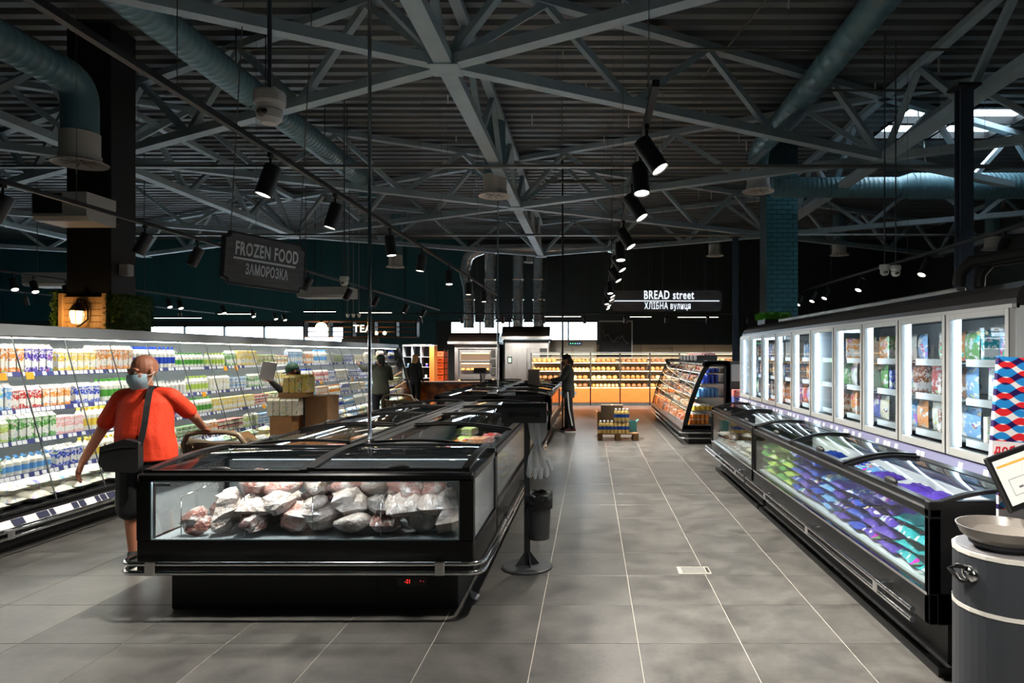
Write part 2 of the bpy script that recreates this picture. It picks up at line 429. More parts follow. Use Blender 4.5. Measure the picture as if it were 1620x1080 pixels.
# ------------------------------------------------------------------ roof trusses
NX, NY, NZ = 6.6, 3.65, 5.0
def node(i, j): return Vector((-1.66 + NX * i, 7.65 + NY * j, NZ))
def inside(i, j): return -3 <= i <= 2 and -3 <= j <= 4
def truss(nodes, label, longit=False):
    a, b = nodes[0], nodes[-1]
    t = thing('roof_truss', label, 'truss', (a.x, a.y, NZ))
    d = b - a
    MB().bar((0, 0, 0), d, .20 if longit else .15, .12).build('bottom_chord', STEELP, t)
    MB().bar((0, 0, 1.03), d + Vector((0, 0, 1.03)), .14, .1).build('top_chord', STEELP, t)
    up = Vector((0, 0, 1.0))
    for p, q in zip(nodes, nodes[1:]):
        p = p - a; q = q - a; k = 3
        bot = [p.lerp(q, i / k) for i in range(k + 1)]
        for i in range(k):
            mid = bot[i].lerp(bot[i + 1], .5) + up
            MB().bar(bot[i], mid, .085, .085).build('web', STEELP, t); MB().bar(mid, bot[i + 1], .085, .085).build('web', STEELP, t)
    if not longit:
        dz = .0 if nodes[1].y > nodes[0].y else .006
        for p in nodes: MB().box(-.17, .17, -.17, .17, -.07 - dz, -.064 - dz).build('gusset_plate', STEELP, t, p - a)
    return t
rk = 0
for s in (1, -1):
    done = set()
    for c in range(-8, 9):
        nn = []
        for i in range(-3, 3):
            j = c - i if s < 0 else i + c
            if (i + j) % 2 == 0 and inside(i, j): nn.append(node(i, j))
        if len(nn) >= 2:
            cx = (nn[0] + nn[-1]) / 2; rk += 1
            kk = (c + 8) // 2
            truss(nn, '%s grey steel roof truss from the camera slanting away to the %s' % (ORD[sum(1 for c2 in range(-8, c) if c2 in done)], 'right' if s > 0 else 'left'), False); done.add(c)
for i, nm in ((-2, 'far left'), (0, 'middle of the store'), (2, 'far right')):
    nn = [node(i, j) for j in range(-2, 5, 2)]
    if nn: truss(nn, 'broad straight steel truss running down the %s under the deck' % nm, True)
for i, nm in ((-1, 'left'), (1, 'right')):
    nn = [node(i, j) for j in range(-1, 5, 2)]
    truss(nn, 'straight steel truss running down the %s side under the deck' % nm, True)

# ------------------------------------------------------------------ columns
col = thing('pillar', 'square black pillar with plank panel and green hedge behind the dairy case', 'pillar', (-6.72, 9.25, 0))
MB().box(-.33, .27, -.25, .25, 0, ZC, bev=.01).build('shaft', BLACKM, col)
wp = MB()
for i in range(6): MB().box(-.33, .25, -.31, -.27, 1.95 + i * .085, 1.95 + i * .085 + .08, bev=.004).build('plank', WOOD, col)
for x in (-.37, .21): MB().box(x, x + .06, -.34, -.26, 1.93, 2.50, bev=.004).build('wood_post', WOOD, col)
GREEN = mat('hedge_green', rgb(74, 104, 22), .6, noise=(30, .45))
def hedge(x0, x1, y0, y1, z0, z1, n, name, parent=None, m=GREEN, s=.03):
    b = MB(); rnd = random.Random(n)
    b.box(x0 + .02, x1 - .02, y0 + .02, y1 - .02, z0, z1 - .02)
    for _ in range(n):
        c = Vector((rnd.uniform(x0, x1), rnd.uniform(y0, y1), rnd.uniform(z0, z1)))
        q = rnd.choice((0, 1, 2, 3))
        if q == 0: c.x = x0
        elif q == 1: c.x = x1
        elif q == 2: c.y = y0
        else: c.z = z1
        u = Vector((rnd.uniform(-1, 1), rnd.uniform(-1, 1), rnd.uniform(-.3, 1))).normalized() * s; v = u.orthogonal().normalized() * s * .35
        b.add([c - v, c + v, c + u * 1.6], [(0, 1, 2)])
    return b.build(name, m, parent)
hd = hedge(.26, .5, -.33, .28, 2.0, 2.47, 1400, 'hedge', col); hd['kind'] = 'stuff'
hd = hedge(-.50, -.38, -.30, .28, 2.0, 2.52, 700, 'hedge', col); hd['kind'] = 'stuff'
lan = thing('wall_lantern', 'black caged lantern glowing warm on the planked pillar', 'lantern', (-6.80, 8.86, 2.2))
MB().lathe([(.02, .16), (.05, .13), (.085, .07), (.09, .06)], 10).build('cap', BLACKM, lan)
MB().lathe([(.075, .06), (.08, .0), (.06, -.1), (.03, -.11)], 10).build('glass', emit('lantern_glow', (1.0, .62, .25, 1), 5), lan)
cg = MB()
for k in range(6):
    a = 2 * PI * k / 6; cg.tube([(.085 * math.cos(a), .085 * math.sin(a), .06), (.088 * math.cos(a), .088 * math.sin(a), 0), (.066 * math.cos(a), .066 * math.sin(a), -.11)], .005, 5)
cg.tube([(.0, .0, .16), (.0, .02, .22), (.06, .05, .2), (.1, .06, .1), (.1, .06, -.05), (.03, .02, -.13), (0, 0, -.15)], .012, 6)
cg.build('cage', BLACKM, lan)
l = bpy.data.lights.new('lantern_bulb', 'POINT'); l.energy = 6; l.color = (1, .6, .25); l.shadow_soft_size = .05
lo = put('lantern_bulb', l, lan, (-.02, -.14, -.02))
# brick pillar on the right
BRICKM = mat('teal_painted_brick', rgb(62, 124, 138), .55, noise=(14, .14), bump=(40, .2))
bc = thing('brick_pillar', 'teal painted brick pillar behind the upright freezers', 'pillar', (4.0, 14.3, 0))
MB().box(-.33, .33, -.27, .27, 0, ZC).build('core', mat('brick_mortar', rgb(26, 50, 56), .8), bc)
bms = MB().box(-.107, .107, -.012, .012, -.043, .043, bev=.006).mesh('brick', BRICKM)
bmh = MB().box(-.050, .050, -.012, .012, -.043, .043, bev=.006).mesh('brick', BRICKM)
zz = 1.95; r = 0
while zz < 5.6:
    if r % 2 == 0:
        for x in (-.222, 0, .222): put('brick', bms, bc, (x, -.274, zz))
    else:
        for x in (-.111, .111): put('brick', bms, bc, (x, -.274, zz))
        for x in (-.279, .279): put('brick', bmh, bc, (x, -.274, zz))
    zz += .097; r += 1
# thin steel posts
def post(x, y, w_, label):
    t = thing('steel_post', label, 'post', (x, y, 0))
    MB().box(-w_ / 2, w_ / 2, -.07, -.055, 0, NZ).box(-w_ / 2, w_ / 2, .055, .07, 0, NZ).box(-.01, .01, -.055, .055, 0, NZ).build('beam', mat('post_steel', rgb(66, 76, 92), .5), t)
    MB().box(-w_ / 2 - .06, w_ / 2 + .06, -.14, .14, NZ - .03, NZ + .0).build('head_plate', BLACKM, t)
post(4.05, 18.8, .15, 'slim blue-grey steel post beside the bread sign')
post(4.62, 8.3, .165, 'thick blue-grey steel post behind the upright freezers')

# ------------------------------------------------------------------ ducts
def spiral(pts, r, step=.11):
    """round duct with raised seams along a polyline"""
    P = [Vector(p) for p in pts]; out = []; R = []
    for a, b in zip(P, P[1:]):
        n = max(2, int((b - a).length / step))
        for i in range(n):
            q = a.lerp(b, i / n); e = (b - a).normalized() * .014
            out += [q, q + e, q + 2 * e]; R += [r, r * 1.035, r]
    out.append(P[-1]); R.append(r)
    return MB().tube(out, R, 20)
def elbow(a, d0, d1, rad, n=7):
    """points of a quarter bend starting at a, heading d0, ending heading d1"""
    a = Vector(a); d0 = Vector(d0); d1 = Vector(d1); out = []
    for k in range(n + 1):
        t = PI / 2 * k / n; out.append(a + d0 * rad * math.sin(t) + d1 * rad * (1 - math.cos(t)))
    return out
FLANGE = mat('white_diffuser', rgb(214, 206, 196), .5)
def diffuser(x, y, z, label, s=1.0):
    t = thing('air_diffuser', label, 'air diffuser', (x, y, z), 0, None)
    MB().lathe([(.215 * s, .37 * s), (.215 * s, .1 * s), (.23 * s, .09 * s), (.225 * s, .02 * s)], 24).build('drum', FLANGE, t)
    MB().lathe([(.225 * s, .035 * s), (.305 * s, .0), (.30 * s, -.015 * s), (.22 * s, .012 * s), (.0, .03 * s)], 24).build('flange', FLANGE, t)
    vn = MB()
    for k in range(8):
        a = 2 * PI * k / 8; vn.bar((.03 * s, 0, .012 * s) if 0 else (.04 * s * math.cos(a), .04 * s * math.sin(a), .012 * s), (.2 * s * math.cos(a), .2 * s * math.sin(a), .005 * s), .02 * s, .006)
    vn.build('swirl_vanes', mat('vane_taupe', rgb(150, 142, 132), .6), t)  # vanes in one even tone, darker than the flange
    return t
d1 = thing('ventilation_duct', 'long teal-black spiral duct overhead on the left, running down the store', 'duct', (-4.57, -3, 5.2))
spiral([(0, 0, 0), (0, 16.4, 0)], .185).build('duct_run', TEAL, d1)
MB().tube(elbow((0, 16.4, 0), (0, 1, 0), (0, 0, -1), .3), .185, 20).build('elbow', TEAL, d1)
hb = MB()
for yy in range(0, 17, 3): hb.tube([(-.2, yy, .9), (-.2, yy, 0), (0, yy, -.2), (.2, yy, 0), (.2, yy, .9)], .008, 5)
hb.build('hanger_straps', BLACKM, d1)
d2 = thing('ventilation_duct', 'spiral duct at far left bending down to a white diffuser by the black pillar', 'duct', (-6.33, -3, 5.05))
spiral([(0, 0, 0), (0, 11.05, 0)], .20).build('duct_run', TEAL, d2)
MB().tube(elbow((0, 11.05, 0), (0, 1, 0), (0, 0, -1), .25), .20, 20).build('elbow', TEAL, d2)
MB().tube([(0, 11.3, -.25), (0, 11.3, -.62)], .20, 20).build('drop', TEAL, d2)
d3 = thing('ventilation_duct', 'smooth teal duct slanting across the upper right, dropping to a white diffuser', 'duct', (3.22, -2, 5.62))
spiral([(0, 0, 0), (0, 14.6, 0)], .185, .3).build('duct_run', TEAL, d3)
MB().tube(elbow((0, 14.6, 0), (0, 1, 0), (0, 0, -1), .3), .185, 20).build('elbow', TEAL, d3)
MB().tube([(0, 14.9, -.3), (0, 14.9, -.42)], .185, 20).build('drop', TEAL, d3)
d4 = thing('ventilation_duct', 'bright teal spiral duct running crosswise at upper right beneath the rooflight', 'duct', (3.6, 13.3, 5.0))
spiral([(0, 0, 0), (2.5, 0, 0)], .20, .09).build('duct_run', TEAL, d4)
MB().tube([(2.5, 0, 0), (2.75, 0, .03)], [.20, .25], 20).build('reducer', TEAL, d4)
spiral([(2.75, 0, .03), (8.2, 0, .03)], .25, .09).build('duct_run', TEAL, d4)
for x, y, z, lb in ((-6.33, 8.3, 4.05, 'white round air diffuser on the duct above the black pillar'),
                    (-1.78, 12.4, 4.62, 'white round air diffuser under the middle truss'),
                    (3.22, 12.9, 4.83, 'white round air diffuser below the slanting teal duct'),
                    (-6.27, 21.5, 4.5, 'small distant white air diffuser above the tea shelves'),
                    (4.25, 23.0, 5.08, 'small distant white air diffuser above the bread sign'),
                    (7.97, 21.5, 4.88, 'small distant white air diffuser right of the brick pillar'),
                    (-2.15, 24.4, 5.05, 'small distant white air diffuser between the silver oven flues'),
                    (12.0 - .9, 18.5, 4.6, 'white air diffuser at the far right edge, half hidden')):
    diffuser(x, y, z, lb)
for x, y, z0 in ((-1.78, 12.4, 4.99), (-6.27, 21.5, 4.87), (4.25, 23, 5.45), (7.97, 21.5, 5.25), (-2.15, 24.4, 5.42), (11.1, 18.5, 4.97)):
    tag(MB().tube([(0, 0, 0), (0, 0, ZC - z0)], .2, 18).build('drop_duct', TEAL, None, (x, y, z0)), 'dark upright duct feeding the diffuser at %.0f metres' % y if 0 else
        'dark upright duct above the white diffuser ' + {-1.78: 'under the middle truss', -6.27: 'over the tea shelves', 4.25: 'over the bread sign', 7.97: 'right of the brick pillar', -2.15: 'between the oven flues', 11.1: 'at far right'}[x], 'duct')
# silver oven flues
FOIL = mat('polished_flue_metal', (.86, .84, .81, 1), .2, .92, bump=(6, .8))
fl = thing('oven_flue', 'polished silver oven flue, overhead main with four drops to the bakery hoods', 'flue', (-4.45, 23.6, 0))
def seg(pts, r, nm): MB().tube(pts, r, 16).build(nm, FOIL, fl)
seg([(0.0, 0, 4.6), (.12, 0, 5.1), (.35, 0, 5.3), (.6, 0, 5.38)], .2, 'bend')
seg([(.6, 0, 5.38), (2.2, 0, 5.42)], .17, 'main'); seg([(2.2, 0, 5.42), (4.0, 0, 5.42), (5.0, 0, 5.45)], .17, 'main')
seg([(5.0, 0, 5.45), (5.25, 0, 5.5), (5.45, 0, 5.6)], [.17, .34, .34], 'fan_cone')
seg([(0, 0, 4.6), (.13, 0, 4.0), (.17, 0, 3.3), (.16, 0, 2.62)], .21, 'drop')
seg([(.90, 0, 5.25), (.90, 0, 4.0), (.88, 0, 2.62)], .2, 'drop')
seg([(1.88, 0, 5.25), (1.88, 0, 2.66)], .2, 'drop'); seg([(2.6, 0, 5.25), (2.6, 0, 2.66)], .2, 'drop')
for x in (.15, .9, 1.88, 2.6):
    for z in (2.9, 3.6, 4.3): MB().lathe([(.215, z), (.225, z + .02), (.215, z + .04)], 16, (x, 0, 0)).build('clamp_ring', FOIL, fl)

# ------------------------------------------------------------------ pipes, trays, hangers under the deck
PIPE = mat('grey_pipe', rgb(105, 105, 98), .45, .3)
TRAY = mat('galvanised_tray', rgb(130, 132, 128), .45, .6)
def tray(y, z, x0, x1, label):
    t = thing('cable_tray', label, 'cable tray', (x0, y, z)); b = MB()
    b.box(0, x1 - x0, -.05, .05, 0, .004); b.box(0, x1 - x0, -.05, -.046, 0, .045).box(0, x1 - x0, .046, .05, 0, .045)
    b.build('channel', TRAY, t)
    wv = MB(); x = .5
    while x < x1 - x0: wv.tube([(x, 0, 0), (x, 0, ZC + .1 - z)], .004, 4); x += 2.4
    wv.build('suspension_rods', TRAY, t)
tray(11.4, 4.86, -13, 11.5, 'long perforated cable tray spanning the store below the trusses')
tray(16.8, 4.66, -12, 11.5, 'far cable tray spanning the store in front of the oven flues')
def pipe(a, b, r, label, m=PIPE):
    tag(MB().tube([(0, 0, 0), Vector(b) - Vector(a)], r, 8).build('sprinkler_pipe', m, None, a), label, 'pipe')
pipe((-5, 9.2, 5.88), (9, 9.2, 5.86), .02, 'thin crosswise pipe just under the deck, nearest of three')
pipe((-1, 10.6, 5.86), (11.5, 10.6, 5.86), .022, 'thin crosswise pipe under the deck, middle of three')
pipe((-1, 14.8, 5.5), (11.5, 14.8, 5.5), .03, 'thin crosswise pipe under the deck, farthest of three')
pipe((2.3, 7.2, 6.0), (1.75, 10.4, 6.0), .012, 'short slanting conduit on the deck right of the bright glare')
for k in range(44):
    x = random.uniform(-3.5, 8.5); y = random.uniform(6.2, 19)
    if abs(x + 1.66) < .4: x += .9
    t = thing('deck_hanger', 'small pale wire hanger clip dangling from the roof deck', 'hanger', (x, y, ZC + .11), 0, 'wire hanger clips under the deck')
    L_ = random.uniform(.22, .36); b_ = random.choice((0, .5, 1.2))
    MB().box(-.011, .011, -.008, .008, -L_, 0).build('clip', WHITEP, t)
    if b_: MB().tube([(0, 0, -L_), (jit(.05), 0, -L_ - b_)], .004, 4).build('wire', PIPE, t)
# ------------------------------------------------------------------ track lighting
SPOT_LIGHTS = {}
def light_data(w_):
    if w_ not in SPOT_LIGHTS:
        l = bpy.data.lights.new('spot_beam', 'SPOT'); l.energy = w_; l.spot_size = math.radians(100); l.spot_blend = .9; l.color = (1, .94, .85); l.shadow_soft_size = .05
        SPOT_LIGHTS[w_] = l
    return SPOT_LIGHTS[w_]
sp_h = MB().lathe([(.0, 0.0), (.048, 0.0), (.054, -.006), (.054, -.21), (.050, -.21), (.047, -.20)], 16).mesh('housing', mat('black_spot_metal', rgb(26, 27, 29), .45))
sp_l = MB().lathe([(.046, -.203), (.0, -.203)], 16).mesh('lens', LENS)
sp_a = MB().box(-.012, .012, -.02, .02, -.03, .0).tube([(0, 0, -.03), (0, 0, -.10)], .009, 6).mesh('adapter', BLACKM)
def spot(x, y, z, aim, label, group, lit=SPOT_W):
    t = thing('track_spotlight', label, 'spotlight', (x, y, z), 0, group)
    put('adapter', sp_a, t)
    d = Vector(aim).normalized(); q = (-d).to_track_quat('Z', 'Y').to_euler()
    h = put('housing', sp_h, t, Vector((0, 0, -.14)) - d * .06, q)
    put('lens', sp_l, h)
    if lit:
        lo = put('spot_beam', light_data(lit), h, (0, 0, -.215))
    return t
def track(x, z, y0, y1, label, spots, group, where, lit, wires=3.0):
    t = thing('lighting_track', label, 'light track', (x, y0, z))
    MB().box(-.018, .018, 0, y1 - y0, 0, .034).build('rail', BLACKM, t)
    wv = MB(); y = .4
    while y < y1 - y0: wv.tube([(0, y, .034), (0, y, ZC + .1 - z)], .003, 4); y += wires
    wv.build('suspension_wires', PIPE, t)
    for k, (y, aim) in enumerate(sorted(spots)): spot(x, y, z, aim, where.format(n=ORD[k]), group, lit)
tracks = [
    (-2.1, 3.0, -3, 15, 'black lighting track hung above the chest freezer island', [-2, -.4, 1.2, 4.39, 5.5, 7.0, 8.3, 9.9, 11.5, 13.1], lambda k: (jit(.3) - .1, -.12 + jit(.1), -1), '{n} cylinder spotlight from the camera above the near freezer island', SPOT_W),
    (.32, 3.0, 3.3, 16, 'black lighting track hung above the main aisle', [3.85, 4.35, 5.2, 6.6, 7.4, 8.4, 9.6, 11.4, 12.2, 13.0, 13.8, 14.6, 15.4], lambda k: (.6 if k % 3 != 1 else .05, -.25, -1), '{n} tilted black spotlight from the camera above the main aisle', SPOT_W),
    (.9, 3.0, -4, 1.6, 'added unseen lighting track above the aisle start, behind the camera', [-3, -1.4, .2, 1.4], lambda k: (jit(.3), .35, -1) if k < 3 else (.55, .95, -1), '{n} added spotlight of the unseen track behind the camera', 260.0),  # out of view: track added to light the aisle start and the scale
    (-4.3, 2.93, 2.2, 19, 'black lighting track hung in front of the dairy case', [3.4, 4.9, 6.46, 7.32, 8.7, 10.2, 11.9, 13.4, 15.6, 17.2], lambda k: (-.42, -.15, -1), '{n} black spotlight from the camera along the dairy case front', 150.0),
    (4.44, 3.0, 3, 17, 'black lighting track sloping over the upright freezers', [4.6, 6.1, 7.2, 8.9, 11.0, 12.6, 13.3, 14.2, 15.2, 16.2], lambda k: (-.55, -.3, -1), '{n} black spotlight from the camera over the upright freezers', 240.0),
    (-9.4, 3.0, 10.2, 21, 'black lighting track in the hall beyond the dairy case', [10.9, 11.3, 12.0, 14.9, 15.3, 17.1, 18.6, 19.9, 20.5], lambda k: (.5, -.3, -1), '{n} small spotlight of the row in the hall beyond the dairy case', SPOT_W),
    (-13.5, 3.15, 12, 24, 'distant lighting track near the teal wall', [13, 14.2, 16, 18, 20, 22], lambda k: (-.1, .45, -1), '{n} tiny spotlight of the row near the teal wall', SPOT_W * 2),
]
for (x, z, y0, y1, lb, ys, aimf, where, lit) in tracks:
    track(x, z, y0, y1, lb, [(y, aimf(k)) for k, y in enumerate(ys)], lb[6:] + ' spots', where, lit)
# crosswise track in front of the bakery
bt = thing('lighting_track', 'black crosswise lighting track in front of the bread shelves', 'light track', (-6, 20.4, 2.92))
MB().box(0, 12, -.018, .018, 0, .034).build('rail', BLACKM, bt)
for x in (1, 5, 9.5): MB().tube([(x, 0, .034), (x, 0, ZC + .1 - 2.92)], .003, 4).build('suspension_wire', PIPE, bt)
for k in range(9):
    spot(-5.2 + 1.25 * k, 20.4, 2.92, (.05, .75, -1), '%s small spotlight from the left aimed at the bread shelves' % ORD[k], 'spotlights over the bakery', 600.0)
LIN = emit('linear_lamp', (1, .93, .82, 1), 9)
for (x0, x1, y, z, lb) in ((-13.7, -12.2, 21, 2.83, 'linear pendant lamp left of the dairy case end'), (-10.7, -9.6, 19.2, 2.85, 'linear pendant lamp over the hall beyond dairy case'),
                           (-8.8, -7.8, 20.5, 3.0, 'linear pendant lamp left of the tea shelves'), (-7.0, -6.0, 20.2, 2.95, 'linear pendant lamp directly over the tea shelves'),
                           (-21, -18.6, 21, 2.6, 'linear pendant lamp at far left edge'), (1.2, 1.9, 20.9, 2.86, 'short linear lamp under the bread sign'), (2.7, 4.0, 21.0, 2.86, 'linear lamp right of the bread sign'), (-1.5, -.3, 21, 2.88, 'linear lamp in front of the oven hood')):
    t = thing('linear_lamp', lb, 'lamp', (x0, y, z)); MB().box(0, x1 - x0, -.03, .03, 0, .05).build('body', BLACKM, t)
    MB().box(.02, x1 - x0 - .02, -.022, .022, -.006, 0).build('tube', LIN, t)
    MB().tube([(.1, 0, .05), (.1, 0, ZC + .1 - z)], .003, 4).tube([(x1 - x0 - .1, 0, .05), (x1 - x0 - .1, 0, ZC + .1 - z)], .003, 4).build('suspension_wires', PIPE, t)
# ================================================================== FREEZER ISLANDS
LINERD = mat('steel_liner', rgb(150, 158, 162), .4, .3)
def arch(a, b, z0, z1, rise, n=10):
    """points from (a,z0) to (b,z1) bulging up by rise"""
    return [(a + (b - a) * k / n, z0 + (z1 - z0) * k / n + rise * math.sin(PI * k / n)) for k in range(n + 1)]
def chest_row(label, xo, xi, y0, y1, nl, group=None, top=.915, ridge=.965, near_end=True, end_window=False, zwin=(.47, .86), far_end=True, inner_wall=False):
    """half an island: outer long side at xo (glass), inner side at xi (ridge); lids arched across x; origin at floor"""
    s = 1 if xo > xi else -1
    t = thing('chest_freezer', label, 'freezer', (xo, y0, 0), 0, group)
    W = abs(xo - xi); Ly = y1 - y0
    X = lambda d: -s * d           # d metres inward from the outer side
    def bx(b, d0, d1, ya, yb, za, zb, mi=0, bev=0): b.box(min(X(d0), X(d1)), max(X(d0), X(d1)), ya, yb, za, zb, mi, bev); return b
    bx(MB(), .13, W, .06, Ly - .06, 0, .30).build('plinth', BLACKM, t)
    bx(bx(MB(), 0, .05, 0, Ly, .28, zwin[0], bev=.006), .05, W, 0, Ly, .28, .44).build('lower_panel', BLACK, t)
    b = MB(); bx(b, .06, W - .01, .03, Ly - .03, .44, .455)
    if inner_wall: bx(b, W - .03, W - .01, .03, Ly - .03, .44, .9)
    else: bx(b, W - .02, W - .0, .03, Ly - .03, .44, .90)
    b.build('tub_liner', LINER, t)
    bx(MB(), 0, .07, 0, Ly, zwin[1], top, bev=.01).build('top_rail', BLACK, t)
    bx(MB(), W - .115, W, 0, Ly, .90, ridge, bev=.008).build('ridge', BLACK, t)
    # glass long side
    nwin = max(1, round(Ly / 3.8)); g = MB()
    bx(MB(), .012, .018, .04, Ly - .04, zwin[0], zwin[1]).build('side_glass', GLASS, t)
    bx(MB(), .045, .050, .04, Ly - .04, zwin[0], zwin[1]).build('side_glass', GLASS, t)
    for ya in (0, Ly - .04): bx(MB(), 0, .06, ya, ya + .04, zwin[0], zwin[1]).build('corner_post', BLACK, t)
    bx(MB(), -.002, .02, .02, Ly - .02, zwin[0] - .012, zwin[0] + .004).build('sill_trim', CHROME, t)
    bx(MB(), .052, .060, .05, Ly - .05, zwin[1] - .012, zwin[1] - .004).build('led_strip', LEDB, t)
    for k, ya in enumerate((0, Ly - .05)):
        on = near_end if k == 0 else far_end
        e = MB()
        if k == 0 and end_window:
            bx(e, .0, W, ya, ya + .05, .28, .60); bx(e, 0, .1, ya, ya + .05, .6, .9); bx(e, W - .2, W, ya, ya + .05, .6, .9); bx(e, 0, W, ya, ya + .05, .80, .92)
            bx(MB(), .1, W - .2, ya + .01, ya + .016, .6, .8).build('end_glass', GLASS, t)
        elif on: bx(e, 0, W, ya, ya + .05, .28, .92, bev=.006)
        if e.v: e.build('end_panel', BLACK, t)
    # lids: alternate lids ride on the upper and the lower guide
    for k in range(nl):
        ya = Ly * k / nl; yb = Ly * (k + 1) / nl; up = .012 if k % 2 else 0
        pr = [(X(d), z + up) for d, z in arch(.045, W - .10, top + .005, ridge + .005, .035)]
        fr = MB()
        for q in (ya + .005, yb - .045): fr.strip(pr, 'y', q, q + .04, t=.02 * (-s))
        bx(fr, .03, .075, ya + .005, yb - .005, top - .003 + up, top + .022 + up); bx(fr, W - .125, W - .09, ya + .005, yb - .005, ridge - .01 + up, ridge + .012 + up)
        lid = fr.build('lid', BLACK, t)
        MB().strip(pr, 'y', ya + .045, yb - .045).build('lid_glass', GLASSD, lid)
        hp = MB(); yc = (ya + yb) / 2
        hp.ball((X(.085), yc, top + .03 + up), (.02, .085, .022), 10, 6); hp.build('handle', BLACKM, lid)
    # bumper: two chrome rails on clamps along the outer side
    for z in (.30, .355):
        MB().tube([(X(-.075), .02, z), (X(-.075), Ly - .02, z)], .015, 8).build('bumper_rail', CHROME, t)
    y = .45
    while y < Ly:
        bx(MB(), -.092, .03, y - .03, y + .03, .292, .363, bev=.004).build('bumper_clamp', CHROME, t); y += 1.25
    return t
XC = -1.84; XR = -.757; XL = -2.925
# --- end cap of the near island, facing the camera
ec = thing('chest_freezer', 'black end-cap chest freezer nearest the camera holding wrapped meat', 'freezer', (XC, 4.31, 0))
W2 = 1.084; D = 1.05
MB().box(-.935, .962, .12, D, 0, .30, bev=.006).build('plinth', BLACKM, ec)
MB().box(-W2, W2, 0, .05, .28, .485, bev=.006).box(-W2, W2, .05, D, .28, .46).build('lower_panel', BLACK, ec)
b = MB().box(-W2 + .06, W2 - .06, .06, D - .03, .46, .475); b.box(-W2 + .05, W2 - .05, D - .035, D - .02, .46, .84); b.build('tub_liner', LINERD, ec)
gr = MB()
for k in range(84): gr.box(-W2 + .08 + k * .0242, -W2 + .092 + k * .0242, D - .06, D - .05, .80, .835)
gr.box(-W2 + .06, W2 - .06, D - .052, D - .048, .79, .85); g_ = gr.build('air_grille', LINER, ec); g_['kind'] = 'stuff'
MB().box(-W2, W2, 0, .07, .868, .915, bev=.012).box(-W2, -W2 + .07, .07, D, .868, .915, bev=.006).box(W2 - .07, W2, .07, D, .868, .915, bev=.006).build('top_rail', BLACK, ec)
for x0, x1 in ((-W2, -W2 + .085), (W2 - .09, W2)): MB().box(x0, x1, 0, .06, .485, .868).build('corner_post', BLACK, ec)
for x0 in (-W2, W2 - .05): MB().box(x0, x0 + .05, D - .05, D, .46, .868).build('corner_post', BLACK, ec)
MB().box(-W2 + .085, W2 - .09, .012, .018, .485, .868).build('front_glass', GLASS, ec)
fw = MB(); th = .006
fw.box(-W2 + .085, W2 - .09, .004, .02, .485, .492).box(-W2 + .085, W2 - .09, .004, .02, .861, .868).box(-W2 + .085, -W2 + .092, .004, .02, .485, .868).box(W2 - .097, W2 - .09, .004, .02, .485, .868)
fw.build('window_trim', mat('pale_glass_edge', rgb(170, 190, 200), .3), ec)
for s in (-1, 1): MB().box(s * (W2 - .015) - .004, s * (W2 - .015) + .004, .06, D - .05, .475, .868).build('side_glass', glass('frosted_side_glass', (.9, .92, .92, 1), 1.4, .1, .22), ec)
MB().box(-W2 + .08, W2 - .08, D - .045, D - .038, .842, .85).build('led_strip', LEDB, ec)
MB().box(-W2 + .09, W2 - .09, .03, .042, .858, .864).build('led_strip', LEDM, ec)
MB().box(-W2, W2, D - .1, D, .868, .945, bev=.006).build('rear_rail', BLACK, ec)
for k in (0, 1):
    xa, xb = (-W2 + .03, -.0) if k == 0 else (0, W2 - .03); up = .012 * k
    pr = arch(.03, D - .06, .918 + up, .955 + up, .022); fr = MB()
    for q in (xa, xb - .05): fr.strip(pr, 'x', q, q + .05, t=.02)
    fr.box(xa, xb, .025, .06, .912 + up, .932 + up).box(xa, xb, D - .08, D - .05, .948 + up, .968 + up)
    lid = fr.build('lid', BLACK, ec)
    MB().strip(pr, 'x', xa + .05, xb - .05).build('lid_glass', GLASSD, lid)
    MB().ball(((xa + xb) / 2 + (-.05 if k == 0 else .06), .06, .93 + up), (.075, .02, .022), 12, 6).build('handle', BLACKM, lid)
for z in (.30, .357):
    p = [(-W2 - .07, D, z), (-W2 - .07, .02, z)] + [(-W2 - .07 + .09 * (1 - math.cos(a)), .02 - .09 * math.sin(a), z) for a in (PI / 6, PI / 3, PI / 2)] + \
        [(W2 + .07 - .09 * (1 - math.cos(a)), .02 - .09 * math.sin(a), z) for a in (PI / 2, PI / 3, PI / 6)] + [(W2 + .07, .02, z), (W2 + .07, D, z)]
    MB().tube(p, .016, 10).build('bumper_rail', CHROME, ec)
for x in (-W2 + .14, W2 - .2): MB().box(x - .032, x + .032, -.09, .02, .285, .372, bev=.005).build('bumper_clamp', CHROME, ec)
# brand plate, thermometer display, floor skirt
MB().box(-W2 + .11, -W2 + .215, .0, .004, .835, .853).build('maker_plate', BLACKM, ec)
pl = MB()
for k in range(7): pl.quad((-W2 + .117 + k * .0125, -.001, .838), (-W2 + .124 + k * .0125, -.001, .838), (-W2 + .129 + k * .0125, -.001, .849), (-W2 + .122 + k * .0125, -.001, .849))
pl.build('plate_lettering', WHITEP, ec)['kind'] = 'stuff'
dp = MB().box(.56, .76, .112, .12, .155, .215).build('thermometer_display', mat('display_glass', rgb(8, 4, 5), .15), ec)
lettering('red_digits', '-21', .035, emit('red_led', (1, .04, .03, 1), 1.2), dp, (.63, .1105, .185), sx=.8, bold=.0002)
MB().ball((.715, .111, .188), .004, 6, 4).ball((.735, .111, .185), .003, 6, 4).build('indicator_lamps', emit('red_led_dim', (1, .05, .1, 1), .6), dp)
MB().box(-.18, .42, .114, .121, .03, .27).build('service_panel', BLACKM, ec)

